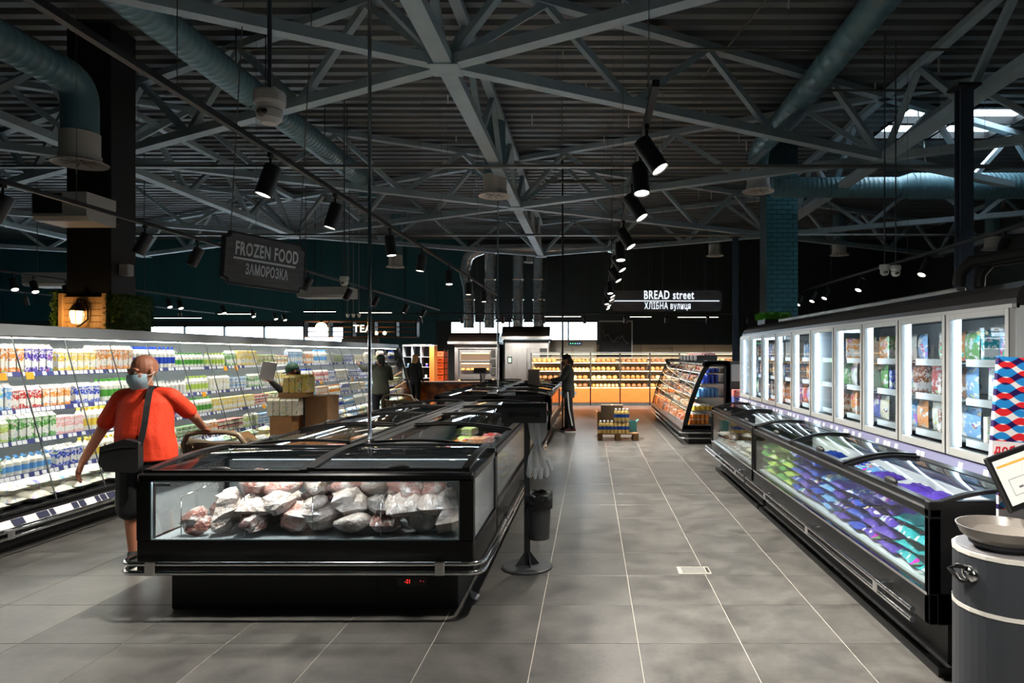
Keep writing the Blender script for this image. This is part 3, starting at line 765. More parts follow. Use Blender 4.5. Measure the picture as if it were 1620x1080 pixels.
r1 = chest_row('right-hand chest freezer row of the near island, joined to the meat end-cap', XR, XC, 5.37, 9.12, 3)
r2 = chest_row('left-hand chest freezer row of the near island beside the trolley', XL, XC, 5.37, 9.12, 3)
r3 = chest_row('rear right chest freezer closing off the near island', XR, XC, 9.14, 10.2, 1)
r4 = chest_row('rear left chest freezer closing off the near island', XL, XC, 9.14, 10.2, 1)
r5 = chest_row('far island chest freezer row beside the employee in black cap', XR - .0, XC, 12.5, 16.2, 3, end_window=True)
r6 = chest_row('far island chest freezer row with yellow packs in its end window', XL, XC, 12.5, 16.2, 3, end_window=True)
r7 = chest_row('last chest freezer of the far island, nearest the bakery, right half', XR, XC, 16.22, 18.7, 2)
r8 = chest_row('last chest freezer of the far island, nearest the bakery, left half', XL, XC, 16.22, 18.7, 2)
# chrome poles standing on the islands
def pole(x, y, z0, r, label, m=CHROME):
    t = thing('pole', label, 'pole', (x, y, z0)); MB().tube([(0, 0, 0), (0, 0, ZC + .1 - z0)], r, 10).build('tube', m, t)
    MB().lathe([(r * 2.4, 0), (r * 2.4, .012), (r * 1.3, .03)], 12).build('foot_flange', m, t)
pole(-1.80, 5.45, .967, .016, 'tall chrome pole rising from the near island to the roof')
pole(-1.80, 12.95, .967, .017, 'thin chrome pole rising from the far island')
pole(-.64, 15.1, 0.0, .02, 'thin black pole behind the employee in black cap', BLACKM)
# right chest freezers below the upright freezers
c1 = chest_row('long right-hand chest freezer by the scale, full of blue and teal bags', 1.75, 2.40, 3.47, 7.25, 3, top=.885, ridge=.945, zwin=(.44, .83))
c2 = chest_row('far right-hand chest freezer with clear side glass', 1.75, 2.40, 7.27, 9.76, 2, top=.885, ridge=.945, zwin=(.44, .83))
for c_, L_ in ((c1, 3.78), (c2, 2.49)):
    MB().box(.65, .93, 0, L_, 0, .80).box(.65, .93, 0, L_, .80, .835).build('rear_body', BLACK, c_)
    MB().box(.06, .80, .02, L_ - .02, 0.0, .05).build('kick_base', BLACKM, c_)

# ================================================================== UPRIGHT FREEZERS (ten glass doors)
XF, DW, YF0, ND = 2.75, .785, 4.33, 10
uf = []
for u, (k0, k1) in enumerate(((0, 5), (5, 10))):
    ya, yb = YF0 + DW * k0, YF0 + DW * k1
    t = thing('upright_freezer', ['upright freezer with five glass doors nearest the scale', 'upright freezer with five glass doors nearest the cooler'][u], 'freezer', (XF, ya, 0)); uf.append(t)
    L_ = yb - ya
    MB().box(.0, .85, 0, L_, 0, .84).build('lower_body', BLACK, t)
    MB().box(.80, .85, 0, L_, .84, 2.02).box(0.05, .85, 0, .03, .84, 2.02).box(.05, .85, L_ - .03, L_, .84, 2.02).build('cabinet', LINER, t)
    top = [(0, 2.0), (.0, 2.05), (.03, 2.12), (.10, 2.17), (.25, 2.19), (.85, 2.19), (.85, 2.0)]
    MB().prism(top, 'y', 0, L_).build('top_fascia', mat('brown_black_fascia', rgb(44, 41, 40), .35), t)
    MB().box(-.03, .02, 0, L_, 1.985, 2.012).build('top_trim', FRAMEW, t)
    MB().prism([(-.06, .835), (-.05, .905), (0, .915), (0, .835)], 'y', 0, L_).build('price_rail', mat('lilac_price_rail', rgb(140, 142, 175), .4), t)
    pt = MB(); y = .05
    while y < L_ - .1:
        if random.random() < .6: pt.slab((-.0605, y, .85), (-.0605, y + .06, .85), (-.0535, y + .06, .895), (-.0535, y, .895), -.001)
        y += random.choice((.075, .09, .16))
    pt.build('price_tags', TAGW, t)['kind'] = 'stuff'
    MB().box(.02, .80, .03, L_ - .03, .86, .95).build('air_duct_sill', mat('dark_vent', rgb(30, 33, 36), .5), t)
    for k in range(k1 - k0):
        yy = k * DW; f = MB()
        f.box(-.045, .0, yy + .008, yy + .055, .925, 1.985, bev=.004).box(-.045, 0, yy + DW - .055, yy + DW - .008, .925, 1.985, bev=.004)
        f.box(-.045, 0, yy + .055, yy + DW - .055, .925, .985, bev=.004).box(-.045, 0, yy + .055, yy + DW - .055, 1.94, 1.985, bev=.004)
        d = f.build('door', FRAMEW, t)
        MB().box(-.030, -.024, yy + .055, yy + DW - .055, .985, 1.94).build('door_glass', glass('freezer_door_glass', (.93, .97, .99, 1), 1.3, .02, .0), d)
        MB().box(-.048, -.044, yy + .001, yy + .007, .925, 1.985).build('door_seal', DARK, d)
        MB().box(.012, .03, yy + DW - .085, yy + DW - .052, .99, 1.95).build('led_strip', LEDB, t)
        MB().box(.0, .05, yy - (.03 if k else 0), yy + .03, .925, 2.0).build('mullion', LINER, t)
        for z in (1.02, 1.33, 1.62):
            sh = MB().box(.10, .78, yy + .05, yy + DW - .05, z - .012, z).box(.085, .10, yy + .05, yy + DW - .05, z - .03, z + .025).build('shelf', FRAMEW, t)
        vg = MB()
        for q in range(5): vg.box(.018, .022, yy + .1, yy + DW - .1, .93 + .013 * q, .936 + .013 * q)
        vg.build('vent_slots', BLACKM, t)['kind'] = 'stuff'
# hoses, cable cover and herb planter on top
hs = thing('refrigeration_hose', 'pair of fat black insulated hoses on top of the near upright freezer', 'hose', (3.12, 5.5, 2.245))
for dx in (0, .16): MB().tube([(-.1 + dx, .0, .0), (-.1 + dx, -.02, .10), (-.05 + dx, -.1, .19), (.1 + dx, -.3, .2), (.3 + dx, -.8, .22)], .05, 10).build('hose', BLACKM, hs)
tag(MB().box(-.04, .04, -2.6, 2.4, 0, .055, bev=.012).build('cable_cover', mat('silver_foil_tape', rgb(190, 188, 182), .35, .3, bump=(9, .8)), None, (3.05, 8.2, 2.19), (0, 0, .02)), 'wrinkled silver cable cover lying on top of the upright freezers', 'cable cover')
hp = thing('herb_planter', 'planter of bright green herbs on the far upright freezer', 'planter', (3.12, 11.5, 2.19))
MB().box(-.2, .2, -.25, .25, 0, .1, bev=.01).build('box', DARK, hp)
hd = hedge(-.22, .22, -.27, .27, .09, .19, 900, 'foliage', hp, mat('bright_herb_green', rgb(110, 190, 40), .6, noise=(40, .3)), .03); hd['kind'] = 'stuff'

# ================================================================== DAIRY CASE (glass-doored, four modules)
CASE_SHELVES = [(1.507, -5.42), (1.165, -5.33), (.884, -5.24), (.59, -5.15)]     # height, front edge x
BACKX = -6.1
wh = ['nearest the camera', 'behind the man in the orange shirt', 'behind the stacked cartons', 'at the far end beside the shelf unit']
for u in range(4):
    ya = 3.75 + 3.75 * u; L_ = 3.75
    t = thing('dairy_case', 'long glass-doored dairy case module ' + wh[u], 'display case', (BACKX, ya, 0))
    X = lambda x: x - BACKX
    MB().box(0, X(-4.99), 0, L_, 0, .13).build('kick_plate', BLACKM, t)
    MB().prism([(0, .13), (X(-4.93), .13), (X(-4.90), .16), (X(-4.93), .24), (X(-4.97), .31), (X(-5.04), .32), (0, .32)], 'y', 0, L_).build('base', BLACK, t)
    MB().box(0, .05, 0, L_, .32, 1.86).build('back_panel', LINER, t)
    MB().prism([(0, 1.845), (X(-5.40), 1.845), (X(-5.37), 1.86), (X(-5.39), 1.965), (0, 1.975)], 'y', 0, L_).build('canopy', GREYF, t)
    MB().prism([(X(-4.905), .215), (X(-4.945), .275), (X(-4.95), .272), (X(-4.91), .21)], 'y', 0, L_).build('ticket_strip', TAGW, t)
    nv = MB(); y = .02
    while y < L_ - .1:
        ln = random.choice((.05, .07, .12))
        if random.random() < .55: nv.slab((X(-4.9045), y, .222), (X(-4.9045), y + ln, .222), (X(-4.9395), y + ln, .2735), (X(-4.9395), y, .2735), -.002)
        y += ln + random.choice((.02, .08, .14))
    nv.build('price_tags', mat('dark_navy_tag', rgb(38, 42, 72), .5), t)['kind'] = 'stuff'
    for z in (.15, .205): MB().tube([(X(-4.855), 0, z), (X(-4.855), L_, z)], .013, 8).build('bumper_rail', CHROME, t)
    for y in (.6, 1.85, 3.1): MB().box(X(-4.93), X(-4.84), y - .035, y + .035, .137, .218, bev=.004).build('bumper_clamp', CHROME, t)
    MB().box(X(-5.50), X(-5.45), .03, L_ - .03, 1.836, 1.846).build('led_strip', LED, t)
    for (z, xf) in CASE_SHELVES:
        sh = MB().box(.05, X(xf), .01, L_ - .01, z - .025, z).build('shelf', LINER, t)
        MB().prism([(X(xf), z - .035), (X(xf) + .012, z - .033), (X(xf) + .002, z + .012), (X(xf) - .01, z + .012)], 'y', .01, L_ - .01).build('price_rail', NAVY, sh)
        pt = MB(); y = .02
        while y < L_ - .08:
            if random.random() < .82: pt.slab((X(xf) + .0128, y, z - .028), (X(xf) + .0128, y + .05, z - .028), (X(xf) + .0045, y + .05, z + .008), (X(xf) + .0045, y, z + .008), -.0012)
            y += random.choice((.056, .06, .085))
        pt.build('price_tags', TAGW, sh)['kind'] = 'stuff'
        MB().box(X(xf) - .05, X(xf) - .03, .03, L_ - .03, z - .031, z - .026).build('led_strip', LED, t)
    for k in range(6):
        a, b_ = k * .625 + .004, (k + 1) * .625 - .004
        dr = MB().slab((X(-4.975), a, .325), (X(-4.975), b_, .325), (X(-5.395), b_, 1.845), (X(-5.395), a, 1.845), .006).build('door', GLASSC, t)
        e = MB(); e.bar((X(-4.975), b_ - .006, .325), (X(-5.395), b_ - .006, 1.845), .011, .006); e.build('door_edge', mat('grey_door_edge', rgb(120, 125, 128), .3, .5), dr)
        MB().bar((X(-4.975) + .01, a, .325), (X(-4.975) + .01, b_, .325), .016, .02).build('door_foot', BLACKM, dr)
    if u == 3:
        pr = [(0, .3), (X(-4.95), .3), (X(-5.38), 1.86), (0, 1.86)]
        MB().prism(pr, 'y', L_ - .006, L_).build('end_glass', GLASS, t)
        MB().bar((X(-4.95), L_ - .02, .3), (X(-5.385), L_ - .02, 1.9), .05, .03).build('end_frame', BLACK, t)

# ================================================================== CURVED DELI COOLER
dc = thing('deli_cooler', 'black curved-glass deli cooler with open end at the right of the aisle', 'cooler', (1.72, 12.6, 0)); L_ = 6.3
cur = [(0.0, .30), (.02, .42), (.07, .62), (.14, .85), (.23, 1.1), (.33, 1.33), (.45, 1.53)]
MB().box(.12, .86, .05, L_, 0, .20).build('plinth', BLACKM, dc)
MB().prism([(0, .18), (.86, .18), (.86, .34), (0.02, .34), (-.02, .28)], 'y', 0, L_).build('base', BLACK, dc)
MB().prism([(.40, 1.50), (.47, 1.57), (.88, 1.57), (.88, 1.50)], 'y', 0, L_).build('canopy', mat('slate_fascia', rgb(64, 70, 76), .4), dc)
MB().box(.82, .88, 0, L_, .3, 1.52).build('back_panel', LINERD, dc)
for q, wd in ((0, .06), (L_ - .06, .06)):
    MB().strip([(x + .0, z) for x, z in cur], 'y', q, q + wd, t=-.09).build('end_frame', BLACK, dc)
    MB().box(.78, .88, q, q + wd, .3, 1.5).box(.02, .88, q, q + wd, .28, .35).box(.38, .88, q, q + wd, 1.46, 1.56).build('end_frame', BLACK, dc)
for k in range(5):
    a = .06 + k * (L_ - .12) / 5
    MB().strip([(x + .012, z) for x, z in cur], 'y', a + .01, a + (L_ - .12) / 5 - .01).build('curved_glass', GLASS, dc)
    if k: MB().strip([(x + .008, z) for x, z in cur], 'y', a - .014, a + .014, t=-.02).build('glass_joint', STEEL, dc)
for z in (.12, .22): MB().tube([(.6, -.05, z), (.02, -.05, z), (-.05, 0, z), (-.05, L_, z)], .016, 8).build('bumper_rail', CHROME, dc)
DELI_SH = [(.36, .06), (.62, .16), (.88, .25), (1.14, .33), (1.34, .42)]
for z, x0 in DELI_SH:
    MB().box(x0, .83, .07, L_ - .07, z - .018, z).build('shelf', mat('grey_shelf', rgb(120, 122, 124), .4), dc)
    MB().box(x0 + .01, x0 + .03, .08, L_ - .08, z - .026, z - .019).build('led_strip', LEDD, dc)
MB().box(.5, .52, .08, L_ - .08, 1.49, 1.498).build('led_strip', LEDD, dc)
ch = thing('service_hatch', 'dark cabinet with blank grey notice beside the deli cooler', 'cabinet', (2.62, 12.62, 0))
MB().box(0, .3, 0, 1.2, 0, 1.55, bev=.005).build('body', BLACKM, ch); MB().box(.02, .27, -.006, 0, 1.18, 1.5).build('notice', mat('grey_notice', rgb(130, 132, 134), .5), ch)
# ================================================================== GOODS: one mesh of each kind, copied
def noisy_blob(rx, ry, rz, seed, n=12, m=8, amp=.14, flat=.0):
    rnd = random.Random(seed); K = [(Vector((rnd.gauss(0, 1), rnd.gauss(0, 1), rnd.gauss(0, 1))).normalized(), rnd.uniform(2, 5), rnd.uniform(0, 6)) for _ in range(6)]
    b = MB(); v = []
    for j in range(m + 1):
        t = PI * j / m
        for k in range(n):
            a = 2 * PI * k / n; d = Vector((math.sin(t) * math.cos(a), math.sin(t) * math.sin(a), -math.cos(t)))
            r = 1 + amp * sum(math.sin(q.dot(d) * f + p) for q, f, p in K) / 2.4
            z = d.z * rz * r
            if flat: z = max(z, -rz * (1 - flat))
            v.append((d.x * rx * r, d.y * ry * r, z))
    F = [(j * n + k, j * n + (k + 1) % n, (j + 1) * n + (k + 1) % n, (j + 1) * n + k) for j in range(m) for k in range(n)]
    zmin = min(p[2] for p in v); v = [(p[0], p[1], p[2] - zmin) for p in v]
    return b.add(v, F, 0, True)
def pillow(lx, ly, h, seed, nx=7, ny=8, crumple=.012, seal=.02):
    """sealed plastic bag lying flat: long side along y, base at z=0"""
    rnd = random.Random(seed); b = MB(); T = []; Bt = []
    for j in range(ny + 1):
        for i in range(nx + 1):
            u = 2 * i / nx - 1; v = 2 * j / ny - 1
            e = max(0, 1 - abs(v) ** 3.2) * max(0, 1 - u * u) ** .45
            wob = rnd.uniform(-1, 1) * crumple * (e > .05)
            px = u * lx / 2 * (1 - .06 * (1 - abs(v))) ; py = v * ly / 2
            T.append((px, py, h * (.5 + .5 * e) + wob)); Bt.append((px, py, h * (.5 - .5 * e)))
    n = (nx + 1) * (ny + 1); F = []
    for j in range(ny):
        for i in range(nx):
            a = j * (nx + 1) + i; F.append((a, a + 1, a + nx + 2, a + nx + 1)); F.append((n + a + nx + 1, n + a + nx + 2, n + a + 1, n + a))
    return b.add(T + Bt, F, 0, True)
WRAP = objcol('plain_wrap', .35); PRINT = objcol('printed_wrap', .35, True, zone=True, pscale=26); PRINTB = objcol('printed_bag', .22, True, (40, .5), pscale=9)
SHINY = objcol('shiny_film_bag', .2, False, (28, .7)); MILKW = mat('milk_white_plastic', rgb(238, 236, 226), .35)
CREAM = mat('cream_pack', rgb(226, 218, 190), .45)
COLS = {'red': (.62, .05, .04), 'green': (.10, .38, .06), 'blue': (.03, .08, .52), 'orange': (.85, .30, .04), 'yellow': (.85, .62, .08), 'white': (.82, .82, .78), 'lime': (.50, .68, .12),
        'purple': (.10, .05, .42), 'sky blue': (.16, .42, .80), 'brown': (.26, .11, .05), 'cream': (.80, .74, .55), 'teal': (.01, .36, .40), 'pink': (.85, .40, .42)}
def bottle_mesh(r, h, n=10):
    return MB().lathe([(r * .9, 0), (r, .01), (r, h * .22), (r * 1.012, h * .22), (r * 1.012, h * .52), (r, h * .52), (r, h * .68), (r * .5, h * .85), (r * .42, h * .88), (r * .46, h * .88), (r * .46, h)], n,
                      mis=[0, 0, 0, 1, 1, 0, 0, 0, 1, 1]).mesh('bottle', [MILKW, WRAP])
def carton_mesh(w_, d, h):
    b = MB().box(-w_ / 2, w_ / 2, -d / 2, d / 2, 0, h * .84, 0, .003)
    b.prism([(-d / 2, h * .84), (d / 2, h * .84), (.004, h * .95), (.004, h), (-.004, h), (-.004, h * .95)], 'x', -w_ / 2, w_ / 2, 1)
    return b.lathe([(.014, 0), (.014, .018)], 8, (0, 0, 0), 1, Matrix.Translation((d * .22, 0, h * .9)) @ Matrix.Rotation(PI / 4, 4, 'Y')).mesh('carton', [PRINT, MILKW])
def tub_mesh(r, h, n=12):
    return MB().lathe([(r * .82, 0), (r * .95, h * .15), (r * .97, h * .8), (r * 1.05, h * .82), (r * 1.06, h), (r * .95, h * 1.02)], n, mis=[0, 1, 1, 0, 2, 2]).mesh('tub', [MILKW, PRINT, WRAP])
def box_mesh(w_, d, h, m=PRINT, bev=.004): return MB().box(-w_ / 2, w_ / 2, -d / 2, d / 2, 0, h, 0, bev).mesh('box', m)
def pack_mesh(w_, d, h): return MB().box(-w_ / 2, w_ / 2, -d / 2, d / 2, 0, h * .8, 0, .012).box(-w_ / 2 - .004, w_ / 2 + .004, -d / 2 - .004, d / 2 + .004, h * .8, h, 1, .004).mesh('pack', [CREAM, PRINT])
KIND = {  # kind: mesh variants, pitch along the shelf, height, name, label text, category
    'bottle': ([bottle_mesh(.036, .23), bottle_mesh(.040, .21), bottle_mesh(.033, .17)], .083, 'milk_bottle', 'white bottle with {c} cap and label', 'bottle'),
    'carton': ([carton_mesh(.075, .075, .235), carton_mesh(.08, .07, .20)], .088, 'drink_carton', '{c} printed drink carton', 'carton'),
    'tub': ([tub_mesh(.046, .085), tub_mesh(.05, .075)], .108, 'yogurt_tub', 'yogurt tub with {c} lid', 'tub'),
    'pack': ([pack_mesh(.12, .15, .075), pack_mesh(.11, .16, .085)], .134, 'cheese_pack', 'cream tray with {c} printed film', 'pack'),
    'box': ([box_mesh(.12, .10, .17), box_mesh(.10, .10, .20)], .125, 'food_box', '{c} printed dairy box', 'box'),
    'pouch': ([pillow(.15, .2, .07, 3).mesh('pouch', PRINTB), pillow(.16, .19, .08, 4).mesh('pouch', PRINTB)], .165, 'cheese_bag', 'soft cheese bag printed {c}', 'bag'),
}
SHN = ['top shelf', 'second shelf', 'third shelf', 'fourth shelf', 'bottom deck']
count = {k: 0 for k in KIND}
seq = [  # runs on each shelf from the camera end: (kind, colour, metres)
    [('tub', 'yellow', .5), ('carton', 'lime', .55), ('carton', 'orange', .6), ('carton', 'purple', .4), ('carton', 'yellow', .5), ('carton', 'orange', .6), ('bottle', 'blue', .8), ('bottle', 'green', .7), ('bottle', 'lime', .5), ('carton', 'green', .3)],
    [('carton', 'purple', .5), ('tub', 'yellow', .4), ('carton', 'sky blue', .5), ('carton', 'red', .35), ('carton', 'orange', .4), ('carton', 'blue', .4), ('bottle', 'green', .6), ('bottle', 'white', .9), ('bottle', 'lime', .5), ('carton', 'cream', .5)],
    [('box', 'cream', .6), ('carton', 'lime', .7), ('carton', 'green', .5), ('box', 'pink', .4), ('bottle', 'yellow', .5), ('bottle', 'blue', .8), ('tub', 'blue', .5), ('bottle', 'green', .5)],
    [('pack', 'pink', .6), ('pack', 'green', .5), ('bottle', 'sky blue', .6), ('carton', 'blue', .4), ('bottle', 'yellow', .4), ('carton', 'green', .4), ('bottle', 'lime', .7), ('tub', 'green', .5)],
]
far_kinds = ['carton', 'tub', 'bottle', 'pack', 'box', 'tub', 'carton']
far_cols = ['orange', 'red', 'green', 'white', 'yellow', 'sky blue', 'lime', 'cream', 'blue', 'pink']
prod_rows = CASE_SHELVES
for s, (z, xf) in enumerate(prod_rows):
    y = 4.75; q = 0
    rnd = random.Random(50 + s)
    while y < 18.55:
        if q < len(seq[s]): kd, cn, ln = seq[s][q]
        else: kd, cn, ln = rnd.choice(far_kinds), rnd.choice(far_cols), rnd.uniform(.35, .75)
        q += 1; ye = min(y + ln, 18.6)
        ms, pitch, nm, lb, cat = KIND[kd]; me = rnd.choice(ms)
        zoneN = 0 if y < 8 else (1 if y < 12 else 2)
        zone = ['near camera', 'by stacked cartons', 'at far end'][zoneN]
        while y + pitch * .6 < ye:
            rows = 2 if y < 8.5 else 1
            for rw in range(rows):
                stack = 1
                if kd in ('tub', 'pack'): stack = 2
                zz = z
                for st in range(stack):
                    if count[kd] >= 298: break
                    count[kd] += 1
                    o = put(nm, me, None, (xf - {'pack': .105, 'tub': .078, 'box': .078}.get(kd, .062) - rw * {'pack': .172, 'tub': .112, 'box': .112}.get(kd, .088) + rnd.uniform(-.003, .003), y + pitch / 2, zz + .001), (0, 0, (PI / 2 if kd in ('carton', 'box', 'pack') else 0) + rnd.uniform(-.03, .03)), COLS[cn])
                    if stack == 1: o.scale = (1, 1, [1.18, 1.08, 1.05, 1.0][s])
                    tag(o, '%s on dairy case %s %s' % (lb.format(c=cn), SHN[s], zone), cat, '%s %ss, dairy case %s %s' % (cn, cat, SHN[s], zone))
                    zz += {'tub': .088, 'pack': .087}.get(kd, 0)
            y += pitch
        y = ye + .012
# bottom deck: piles of cheese bags
rnd = random.Random(99); y = 4.7
pou = [pillow(.205, .235, .112, 30 + k, crumple=.006).mesh('bag', objcol('soft_cheese_bag', .3, True, (30, .6), white=.3, pscale=16)) for k in range(3)]
while y < 18.4:
    cn = 'cream' if y < 7.2 else rnd.choice(('cream', 'white', 'yellow', 'green', 'sky blue'))
    if not (7.2 < y < 8.5):
        for lx, lz in ((-5.165, .322), (-5.43, .322), (-5.20, .438), (-5.46, .438)):
            if lz > .4 and y > 9.5 and rnd.random() < .5: continue
            o = put('cheese_bag', rnd.choice(pou), None, (lx + rnd.uniform(-.03, .03), y, lz), (rnd.uniform(-.04, .04), rnd.uniform(-.03, .03), PI / 2 + rnd.uniform(-.12, .12)), COLS[cn])
            tag(o, 'plump %s bag of soft cheese heaped on the dairy case bottom deck' % cn, 'bag', '%s bags on the dairy case bottom deck' % cn)
    y += .25
bn = thing('cheese_bin', 'clear grey bin with flat packs on the dairy case bottom deck', 'bin', (-5.4, 7.85, .325))
MB().box(-.25, .32, -.45, .45, 0, .01).box(.31, .32, -.45, .45, .01, .2).box(-.25, -.24, -.45, .45, .01, .2).box(-.25, .32, -.45, -.44, .01, .2).box(-.25, .32, .44, .45, .01, .2).build('tray', mat('grey_bin', rgb(170, 170, 165), .4), bn)
for k in range(4): tag(put('cheese_pack', pou[k % 3], None, (-5.36, 7.52 + .22 * k, .49), (0, .1, PI / 2), COLS['sky blue' if k > 1 else 'pink']), ['pink printed', 'pink printed', 'blue printed', 'blue printed'][k] + ' flat pack lying in the clear dairy bin', 'pack', 'flat packs in the dairy bin %d' % (k // 2))
# orange offer cards clipped to the price rails
oc = MB().box(0, .003, -.045, .045, -.055, .015).mesh('offer_card', ORANGE)
for k, (s, y) in enumerate(((0, 6.15), (0, 6.45), (1, 5.55), (0, 9.9), (1, 9.2), (1, 13.2), (2, 8.8), (1, 14.9), (2, 13.6), (0, 12.3), (3, 9.6), (2, 10.7), (0, 10.2), (1, 11.5))):
    z, xf = CASE_SHELVES[s]
    tag(put('offer_card', oc, None, (xf + .012, y, z - .01), (0, -.25, 0)), 'orange offer card on the %s rail, %s' % (SHN[s], ['first', 'second', 'third', 'fourth', 'fifth', 'sixth', 'seventh'][sum(1 for (s2, y2) in ((0, 6.15), (0, 6.45), (1, 5.55), (0, 9.9), (1, 9.2), (1, 13.2), (2, 8.8), (1, 14.9), (2, 13.6), (0, 12.3), (3, 9.6), (2, 10.7), (0, 10.2), (1, 11.5)) if s2 == s and y2 < y)] + ' from the camera'), 'price card', 'orange offer cards')

# ------------------------------------------------------------------ wrapped meat in the end cap
def meat_mat():
    m, t, b = _new('film_wrapped_meat'); N = t.nodes; L = t.links
    oi = N.new('ShaderNodeObjectInfo'); tc = N.new('ShaderNodeTexCoord')
    ad = N.new('ShaderNodeVectorMath'); ad.operation = 'ADD'; L.new(tc.outputs['Object'], ad.inputs[0]); L.new(oi.outputs['Location'], ad.inputs[1])
    n = N.new('ShaderNodeTexNoise'); n.inputs['Scale'].default_value = 11; n.inputs['Detail'].default_value = 6; L.new(ad.outputs[0], n.inputs['Vector'])
    mr = N.new('ShaderNodeMapRange'); mr.inputs[1].default_value = .46; mr.inputs[2].default_value = .66; L.new(n.outputs[0], mr.inputs[0])
    mx = N.new('ShaderNodeMix'); mx.data_type = 'RGBA'; L.new(mr.outputs[0], mx.inputs[0]); L.new(oi.outputs['Color'], mx.inputs[6]); mx.inputs[7].default_value = rgb(214, 206, 200)
    L.new(mx.outputs[2], b.inputs['Base Color']); b.inputs['Roughness'].default_value = .3; b.inputs['Coat Weight'].default_value = 1.0; b.inputs['Coat Roughness'].default_value = .08
    n2 = N.new('ShaderNodeTexNoise'); n2.inputs['Scale'].default_value = 38; n2.inputs['Detail'].default_value = 3; L.new(ad.outputs[0], n2.inputs['Vector'])
    bp = N.new('ShaderNodeBump'); bp.inputs['Strength'].default_value = .6; bp.inputs['Distance'].default_value = .03; L.new(n2.outputs[0], bp.inputs['Height']); L.new(bp.outputs[0], b.inputs['Normal'])
    return m
MEAT = meat_mat()
def faceted(b): b.s = [False] * len(b.s); return b
meats = [faceted(noisy_blob(.12, .10, .085, 230 + k, 9, 6, .30)).mesh('meat', MEAT) for k in range(5)] + [noisy_blob(.13, .10, .075, 200 + k, 14, 9, .25).mesh('meat', MEAT) for k in range(3)] + [pillow(.25, .22, .12, 210 + k, 8, 8, .035).mesh('meat', MEAT) for k in range(2)]
rnd = random.Random(5); fav = thing
MC = {'pink': (.46, .24, .20), 'pale': (.58, .48, .42), 'grey': (.30, .28, .27), 'dark red': (.24, .10, .08)}
spots_m = []
for k in range(9): spots_m.append((-.82 + k * .215, .19, .488, 0))
for k in range(8): spots_m.append((-.70 + k * .222, .42, .488, 0))
for k in range(8): spots_m.append((-.80 + k * .222, .66, .488, 0))
for k in range(8): spots_m.append((-.62 + k * .20, .22, .60, 1))
for k in range(7): spots_m.append((-.55 + k * .215, .48, .60, 1))
for k in range(7): spots_m.append((-.50 + k * .21, .34, .70, 2))
for k, (x, y, z, lv) in enumerate(spots_m):
    cn = rnd.choice(('pink', 'pale', 'grey', 'pale', 'dark red'))
    o = put('meat_parcel', rnd.choice(meats), None, (XC + x + rnd.uniform(-.02, .02), 4.31 + y + rnd.uniform(-.02, .02), z), (rnd.uniform(-.22, .22), rnd.uniform(-.22, .22), rnd.uniform(0, 6.28)), MC[cn])
    o.scale = [rnd.uniform(.82, 1.1)] * 3
    where = ['bottom layer', 'second layer', 'top of heap'][lv]
    side = 'left' if x < -.3 else ('right' if x > .4 else 'middle')
    tag(o, 'film-wrapped %s frozen meat parcel, %s, %s of the end-cap freezer' % (cn, where, side), 'meat parcel', '%s meat parcels %s %s' % (cn, where, side))
tag(put('price_label', MB().box(-.05, .05, -.035, .035, 0, .004).mesh('label', mat('yellow_label', rgb(245, 215, 40), .5)), None, (XC + .01, 4.58, .835), (.5, .1, .2)), 'small yellow label lying on the wrapped meat', 'label')
wd = thing('wire_divider', 'clear wire divider panels inside the meat end-cap freezer', 'divider', (XC, 4.31, .48))
for x in (-.87, -.45, 0.0, .45):
    f = MB().tube([(x, .12, 0), (x, .12, .26), (x, .95, .3), (x, .95, 0)], .003, 5).build('wire_frame', CHROME, wd)
# ------------------------------------------------------------------ bags in the right chest freezer
bagm = [pillow(.27, .30, .066, 300 + k, 8, 9, .010).mesh('bag', SHINY) for k in range(4)]
bagp = [pillow(.27, .30, .066, 320 + k, 8, 9, .010).mesh('bag', objcol('printed_film_bag', .2, True, (28, .6), pscale=7)) for k in range(3)]
rnd = random.Random(8)
y = 3.68
while y < 9.6:
    if y < 4.1: cn = 'teal'
    elif y < 5.0: cn = rnd.choice(('blue', 'purple'))
    elif y < 5.5: cn = rnd.choice(('sky blue', 'blue'))
    elif y < 6.2: cn = rnd.choice(('blue', 'purple', 'blue'))
    elif y < 7.2: cn = rnd.choice(('lime', 'green', 'yellow'))
    else: cn = rnd.choice(('cream', 'white', 'brown', 'white'))
    n = 5 if y < 4.3 else (5 if y < 6.4 else (4 if y < 7.25 else 2))
    if 7.2 < y < 7.36: y = 7.4
    for row in range(2):
        for lv in range(n - (rnd.random() < .3)):
            o = put('frozen_bag', rnd.choice(bagm if rnd.random() < .65 else bagp), None, (1.75 + .19 + row * .24 + rnd.uniform(-.018, .018), y + rnd.uniform(-.03, .03), .457 + lv * .073), (rnd.uniform(-.05, .05), rnd.uniform(-.05, .05), rnd.uniform(-.16, .16)), COLS[cn])
            o.scale = (rnd.uniform(.78, .88), rnd.uniform(.76, .88), rnd.uniform(.85, 1.1))
            tag(o, '%s frozen food bag stacked %s the right chest freezer' % (cn, 'against the side glass of' if row == 0 else 'at the back of'), 'bag', '%s bags, %s right chest' % (cn, 'glass side of' if row == 0 else 'back of'))
    y += .262
